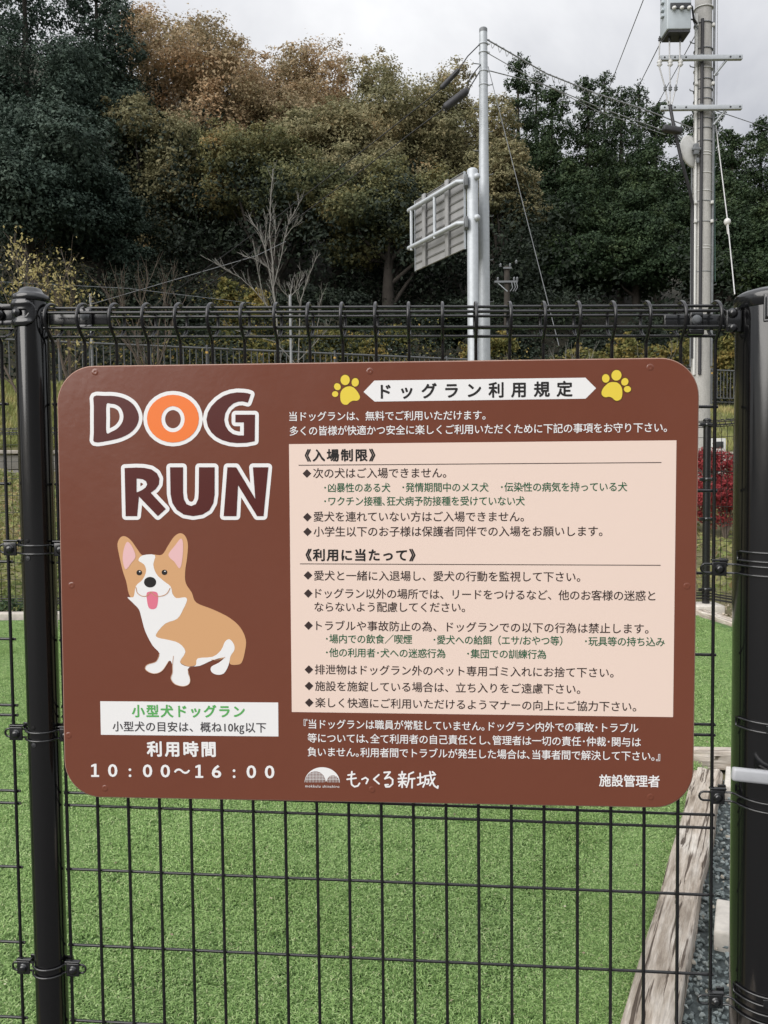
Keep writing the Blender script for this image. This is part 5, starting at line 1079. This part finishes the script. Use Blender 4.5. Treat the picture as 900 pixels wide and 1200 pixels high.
for k, (px, py, s_) in enumerate([(812, 52, -1), (812, 80, -1), (813, 108, -1), (836, 90, 1), (836, 165, 1), (836, 215, 1), (836, 260, 1), (836, 335, 1)]):
    m = MB(); m.tube([(s_ * 0.17, -0.03, 0), (s_ * 0.26, -0.05, 0.01), (s_ * 0.265, -0.05, 0.04)], 0.009, 6); m.build('step_bolt', CABLEG, up_, (0, 0, zu(py)))
def xof(px, py, Dd=None): return at(px, py, Dd or D3_).x - pu.x
for (py, x0, x1, bx, by) in ((68, 773, 869.5, 852, 93), (126.5, 774, 869, 851, 150)):
    dD = D3_ - 0.25; X0, X1 = xof(x0, py, dD), xof(x1, py, dD); z = at(820, py, dD).z - g3
    m = MB(); m.box(((X0 + X1) / 2, -0.25, z), (X1 - X0, 0.08, 0.085), None, 0.008); ca = m.build('crossarm', GALV, up_)
    m = MB()
    for px in (778, 790, 803, 855, 866): m.lathe([(0.017, 0), (0.017, 0.006), (1e-6, 0.007)], (xof(px, py, dD), -0.29, z), (0, -1, 0), 10)
    m.build('bolt_heads', DARKM, ca)
    m = MB(); m.tube([(xof(bx, py, dD), -0.25, z - 0.03), (0.15, -0.15, at(835, by, D3_).z - g3)], 0.022, 6); m.build('brace', GALV, up_)
    m = MB(); m.box((-0.12, -0.2, z + 0.02), (0.07, 0.1, 0.12), None, 0.01); m.build('arm_bracket', CABLEG, ca)
m = MB(); z = at(760, 0, D3_).z - g3; m.box((xof(770, 0), -0.2, z), (0.5, 0.09, 0.09), None, 0.008); m.build('crossarm', DARKM, up_)
# transformer
dT = D3_ - 0.35; tcx = at(790.5, 20, dT); tr_ = thing('transformer', (at(793, 44, dT).x, dT, at(793, 42, dT).z), 'pale blue grey transformer box hung at the top left of the utility pole', 'transformer')
zt = lambda py, dd_=0.0: at(793, py, dT - dd_).z - tr_.location.z; XT = lambda px: at(px, 20, dT).x - tr_.location.x
X0, X1 = XT(777.5), XT(805.5)
m = MB(); ht_ = zt(-14); m.box(((X0 + X1) / 2, 0.0, ht_ / 2 + 0.02), (X1 - X0, 0.40, ht_), None, 0.02); m.build('tank', TRANSF, tr_)
m = MB(); m.box(((X0 + X1) / 2 + 0.01, 0.0, 0.0), ((X1 - X0) * 0.9, 0.37, 0.05)); m.build('underside', DARKM, tr_)
m = MB(); m.box(((X0 + X1) / 2 + 0.02, -0.215, zt(6.5, 0.22)), ((X1 - X0) * 0.86, 0.02, 0.10), None, 0.005); m.build('terminal_recess', DARKM, tr_)
for px in (784.5, 793.5, 802): m = MB(); m.lathe([(0.012, 0), (0.034, 0.0), (0.034, 0.04), (0.026, 0.045), (0.03, 0.07), (0.012, 0.09), (1e-6, 0.09)], (XT(px), -0.22, zt(6.5, 0.3)), Vector((0, -1, -0.4)), 14); m.build('bushing', CERAM, tr_)
m = MB(); [m.box((X0 - 0.02, 0, zt(py)), (0.05, 0.1, 0.05), None, 0.008) for py in (3, 12, 19)]; m.build('lugs', TRANSF, tr_)
# drop cables from transformer
def cable(pts, r_, mat, name, label, cat='cable', group=None, sag=0.0, n_=10, D_default=None):
    P = [at(*p) for p in pts]; out_ = []
    for i in range(len(P) - 1):
        for k in range(n_): t_ = k / n_; q = P[i].lerp(P[i + 1], t_); q.z -= sag * 4 * t_ * (1 - t_); out_.append(q)
    out_.append(P[-1]); c = out_[0].copy(); m = MB(); m.tube([q - c for q in out_], r_, 6); return tag(m.build(name, mat, None, c), label, cat, group)
for k, (x0, xm, xb, xe, side) in enumerate(((773, 772, 779.5, 783, 'left'), (784.5, 784.5, 785.5, 785, 'middle'), (797, 796.5, 792, 787, 'right'))):
    o = cable([(x0, 46, dT), (xm, 76, D3_ - .32), (xb, 103, D3_ - .30), (xe, 123, D3_ - .30)], 0.013, CABLEL, 'drop_cable', f'{side} one of three pale cables dropping from the transformer past the crossarm', 'cable', 'cables below the transformer', n_=4)
    lo = o.location
    for (px, py, rr_, mt, nm) in ((x0, 45.5, 0.030, DARKM, 'connector'), (xm + 1, 73, 0.052, CERAM, 'insulator'), (xb, 103, 0.036, CABLEG, 'connector')):
        c_ = at(px, py, dT if py < 50 else D3_ - .31) - lo; m = MB(); m.lathe([(0.012, -rr_ * 1.6), (rr_, -rr_ * .9), (rr_ * .5, -rr_ * .3), (rr_, rr_ * .1), (rr_ * .5, rr_ * .7), (0.012, rr_ * 1.6)], c_, (0, 0, 1), 12); m.build(nm, mt, o)
cable([(785, 123, D3_ - .3), (790, 150, D3_ - .35), (799, 190, D3_ - .35), (808, 222, D3_ - .2), (811.5, 240, D3_ - .1), (811.5, 300, D3_ - .1), (811.5, 420, D3_ - .1)], 0.030, RUBBER, 'service_cable', 'thick black cable leaning from the lower crossarm onto the utility pole', n_=5)
m = MB(); c_ = at(788, 152, D3_ - .5); rotc = Matrix.Rotation(R(10), 3, 'Y'); m.box((0, 0, 0), (0.36, 0.13, 0.11), rotc, 0.03); cl_ = m.build('cable_closure', RUBBER, None, c_); tag(cl_, 'dark grey cable splice box left of the utility pole below the lower crossarm', 'cable box')
dish = thing('round_mirror', at(809, 178, D3_ - .1), 'white round traffic mirror seen from behind, on the left side of the utility pole', 'mirror')
m = MB(); m.lathe([(0.30, 0), (0.305, 0.02), (0.28, 0.03), (0.15, 0.06), (1e-6, 0.07)], (0, 0, 0), Vector((0.55, -0.85, 0.1)), 30); m.build('mirror_back', CERAM, dish)
m = MB(); m.box((0.06, -0.12, 0.0), (0.09, 0.08, 0.2), None, 0.01); m.box((0.06, -0.14, 0.0), (0.16, 0.05, 0.05), None, 0.01); m.box((0.1, -0.1, -0.2), (0.05, 0.05, 0.1), None, 0.01); m.build('bracket', CABLEG, dish)
# guy wire with insulator on the right
gw = cable([(839, 148, D3_), (852.5, 258, D3_ - .6), (861, 345, D3_ - 1.2)], 0.011, CABLEL, 'guy_wire', 'guy wire with a white insulator ball right of the utility pole', 'guy wire'); m = MB(); c_ = at(852.3, 260, D3_ - .6) - gw.location; m.ball(c_, 0.062, 14, (1, 1, 1.1)); m.tube([c_ + Vector((0, 0, -.06)), c_ + Vector((0.02, 0, -.22))], 0.02, 8); m.build('insulator', CERAM, gw)
cable([(836.5, -5, D3_), (837, 130, D3_), (838, 330, D3_)], 0.009, CABLEGR, 'down_wire', 'thin green wire running down the right side of the utility pole', 'wire')
cable([(841, -5, D3_ + .2), (840, 130, D3_ + .2)], 0.006, CABLEL, 'down_wire', 'thin pale wire hanging beside the top of the utility pole', 'wire')
cable([(806, 22, D3_ - .3), (812, 23, D3_ - .2), (815, 30, D3_ - .2), (818, 34, D3_ - .2)], 0.014, CABLEG, 'jumper_cable', 'short looping cable from the transformer to the utility pole', n_=3)
cable([(803, 2, D3_ - .5), (811, 8, D3_ - .3), (813, 22, D3_ - .25), (817, 28, D3_ - .2)], 0.02, RUBBER, 'jumper_cable', 'black jumper cable beside the top of the transformer', n_=3)
# cables between the poles and across the sky
cable([(570, 46, D1), (640, 86, 13.6), (700, 110, 14.6), (760, 130, 15.4), (816, 152, D3_)], 0.011, CABLEM, 'span_cable', 'upper cable between the steel pole and the utility pole')
# helical carrier around the upper cable
hx = []
for k in range(220):
    t_ = k / 219; pts_ = [at(570, 46, D1), at(640, 86, 13.6), at(700, 110, 14.6), at(760, 130, 15.4)]; q = t_ * 3; i = min(2, int(q)); b = pts_[i].lerp(pts_[i + 1], q - i); a = t_ * 26 * 6.283; hx.append(b + Vector((0, math.cos(a) * 0.045, math.sin(a) * 0.045 - 0.03)))
c = hx[0].copy(); m = MB(); m.tube([q - c for q in hx], 0.0042, 4); tag(m.build('helical_hanger', CABLEM, None, c), 'spiral cable hanger wound along the upper cable right of the steel pole', 'cable hanger')
cable([(570, 82, D1), (640, 100, 13.6), (700, 125, 14.6), (775, 152, 15.5), (815, 168, D3_)], 0.008, CABLEM, 'span_cable', 'lower cable from the steel pole to the splice box by the utility pole')
cable([(571, 62, D1), (620, 90, 13.6), (700, 130, 14.6), (780, 158, 15.5)], 0.006, CABLEM, 'span_cable', 'thin middle cable between the steel pole and the utility pole')
cable([(572, 78, D1), (641, 350, 11.6), (655, 405, 11.4)], 0.0055, CABLEG, 'guy_wire', 'long slanting guy wire from the steel pole down to the right', 'guy wire', n_=6)
cable([(757, -8, 17), (708, 118, 26)], 0.010, CABLEG, 'sky_wire', 'thin wire crossing the sky left of the transformer', 'wire')
cable([(776, 46, 16), (735, 128, 26)], 0.010, CABLEG, 'sky_wire', 'thin wire running down left from the transformer box', 'wire')
cable([(822, 28, 16), (766, 130, 26)], 0.010, CABLEG, 'sky_wire', 'thin wire running down left from the utility pole behind the crossarms', 'wire')
cable([(834, 128, 16), (905, 152, 24)], 0.009, CABLEG, 'sky_wire', 'thin wire leaving the utility pole towards the right edge', 'wire')
cable([(562, 52, D1), (548, 66, 12.4), (538, 81, 12.2), (516, 105, 12.4), (440, 165, 15), (330, 250, 19), (200, 345, 25)], 0.0085, RUBBER, 'span_cable', 'upper black cable falling from the steel pole to the lower left', n_=4)
cable([(562, 84, D1), (549, 105, 12.4), (520, 127, 12.6), (450, 180, 15), (340, 262, 19), (230, 345, 24)], 0.0085, RUBBER, 'span_cable', 'lower black cable falling from the steel pole to the lower left', n_=4)
cable([(566, 72, D1), (552, 90, 12.4), (546, 106, 12.4)], 0.008, RUBBER, 'span_cable', 'short cable loop above the lower splice case left of the steel pole', n_=3)
cable([(-5, 330, 24), (150, 338, 25), (300, 356, 26)], 0.009, CABLEG, 'span_cable', 'faint horizontal wire in front of the dark trees at the left', n_=5)
cable([(95, 360, 24), (300, 300, 24), (335, 283, 24)], 0.010, CABLEG, 'span_cable', 'faint rising wire left of the bare white tree', n_=5)
for (a, b, rr_, lb) in (((516.5, 104), (538.5, 81), 0.038, 'upper slim black cable splice case left of the steel pole'), ((520.5, 127), (549, 105), 0.058, 'lower thick black cable splice case left of the steel pole')):
    P0, P1 = at(*a, 12.3), at(*b, 12.3); d = P1 - P0; m = MB(); L = d.length; m.lathe([(1e-6, 0), (rr_ * .6, 0.0), (rr_ * .95, L * .06), (rr_, L * .12), (rr_, L * .5), (rr_, L * .86), (rr_ * .8, L * .94), (rr_ * .3, L), (1e-6, L)], (0, 0, 0), d, 12); tag(m.build('splice_case', RUBBER, None, P0), lb, 'cable box')
# distant power pole under the trees
D4 = 31; p4 = at(594, 312, D4); g4 = gz(p4.x, D4); dp_ = thing('distant_power_pole', (p4.x, D4, g4), 'small distant power pole with insulators in the shade right of the steel pole', 'power pole')
m = MB(); m.tube([(0, 0, 0), (0, 0, p4.z - g4)], [0.14, 0.10], 12); m.build('shaft', TRUNKM, dp_)
z = at(594, 331, D4).z - g4; m = MB(); m.box((-0.05, -0.12, z), (0.85, 0.07, 0.07)); m.box((0, -0.12, z + 0.5), (0.3, 0.06, 0.06)); ca = m.build('crossarm', CABLEG, dp_)
m = MB(); m.tube([(-0.4, -0.12, z), (0, -0.1, z - 0.35)], 0.02, 6); m.build('brace', GALV, dp_)
for dx, dz in ((-0.35, 0), (0.25, 0), (0.36, 0), (0.1, 0.5), (0.33, 0.62), (-0.25, 0.5)): m = MB(); m.lathe([(0.02, 0), (0.05, 0.02), (0.03, 0.06), (0.05, 0.08), (0.02, 0.14), (1e-6, 0.14)], (dx, -0.12, z + dz + 0.03), (0, 0, 1), 10); m.build('insulator', CABLEG, dp_)
for dx in (0.15, 0.25, 0.33): m = MB(); m.tube([(dx, -0.14, z - 0.02), (dx + 0.04, -0.16, z - 0.22), (dx - 0.05, -0.14, z - 0.36)], 0.02, 6); m.build('hanging_insulator', CABLEG, dp_)
bpy.context.view_layer.update()
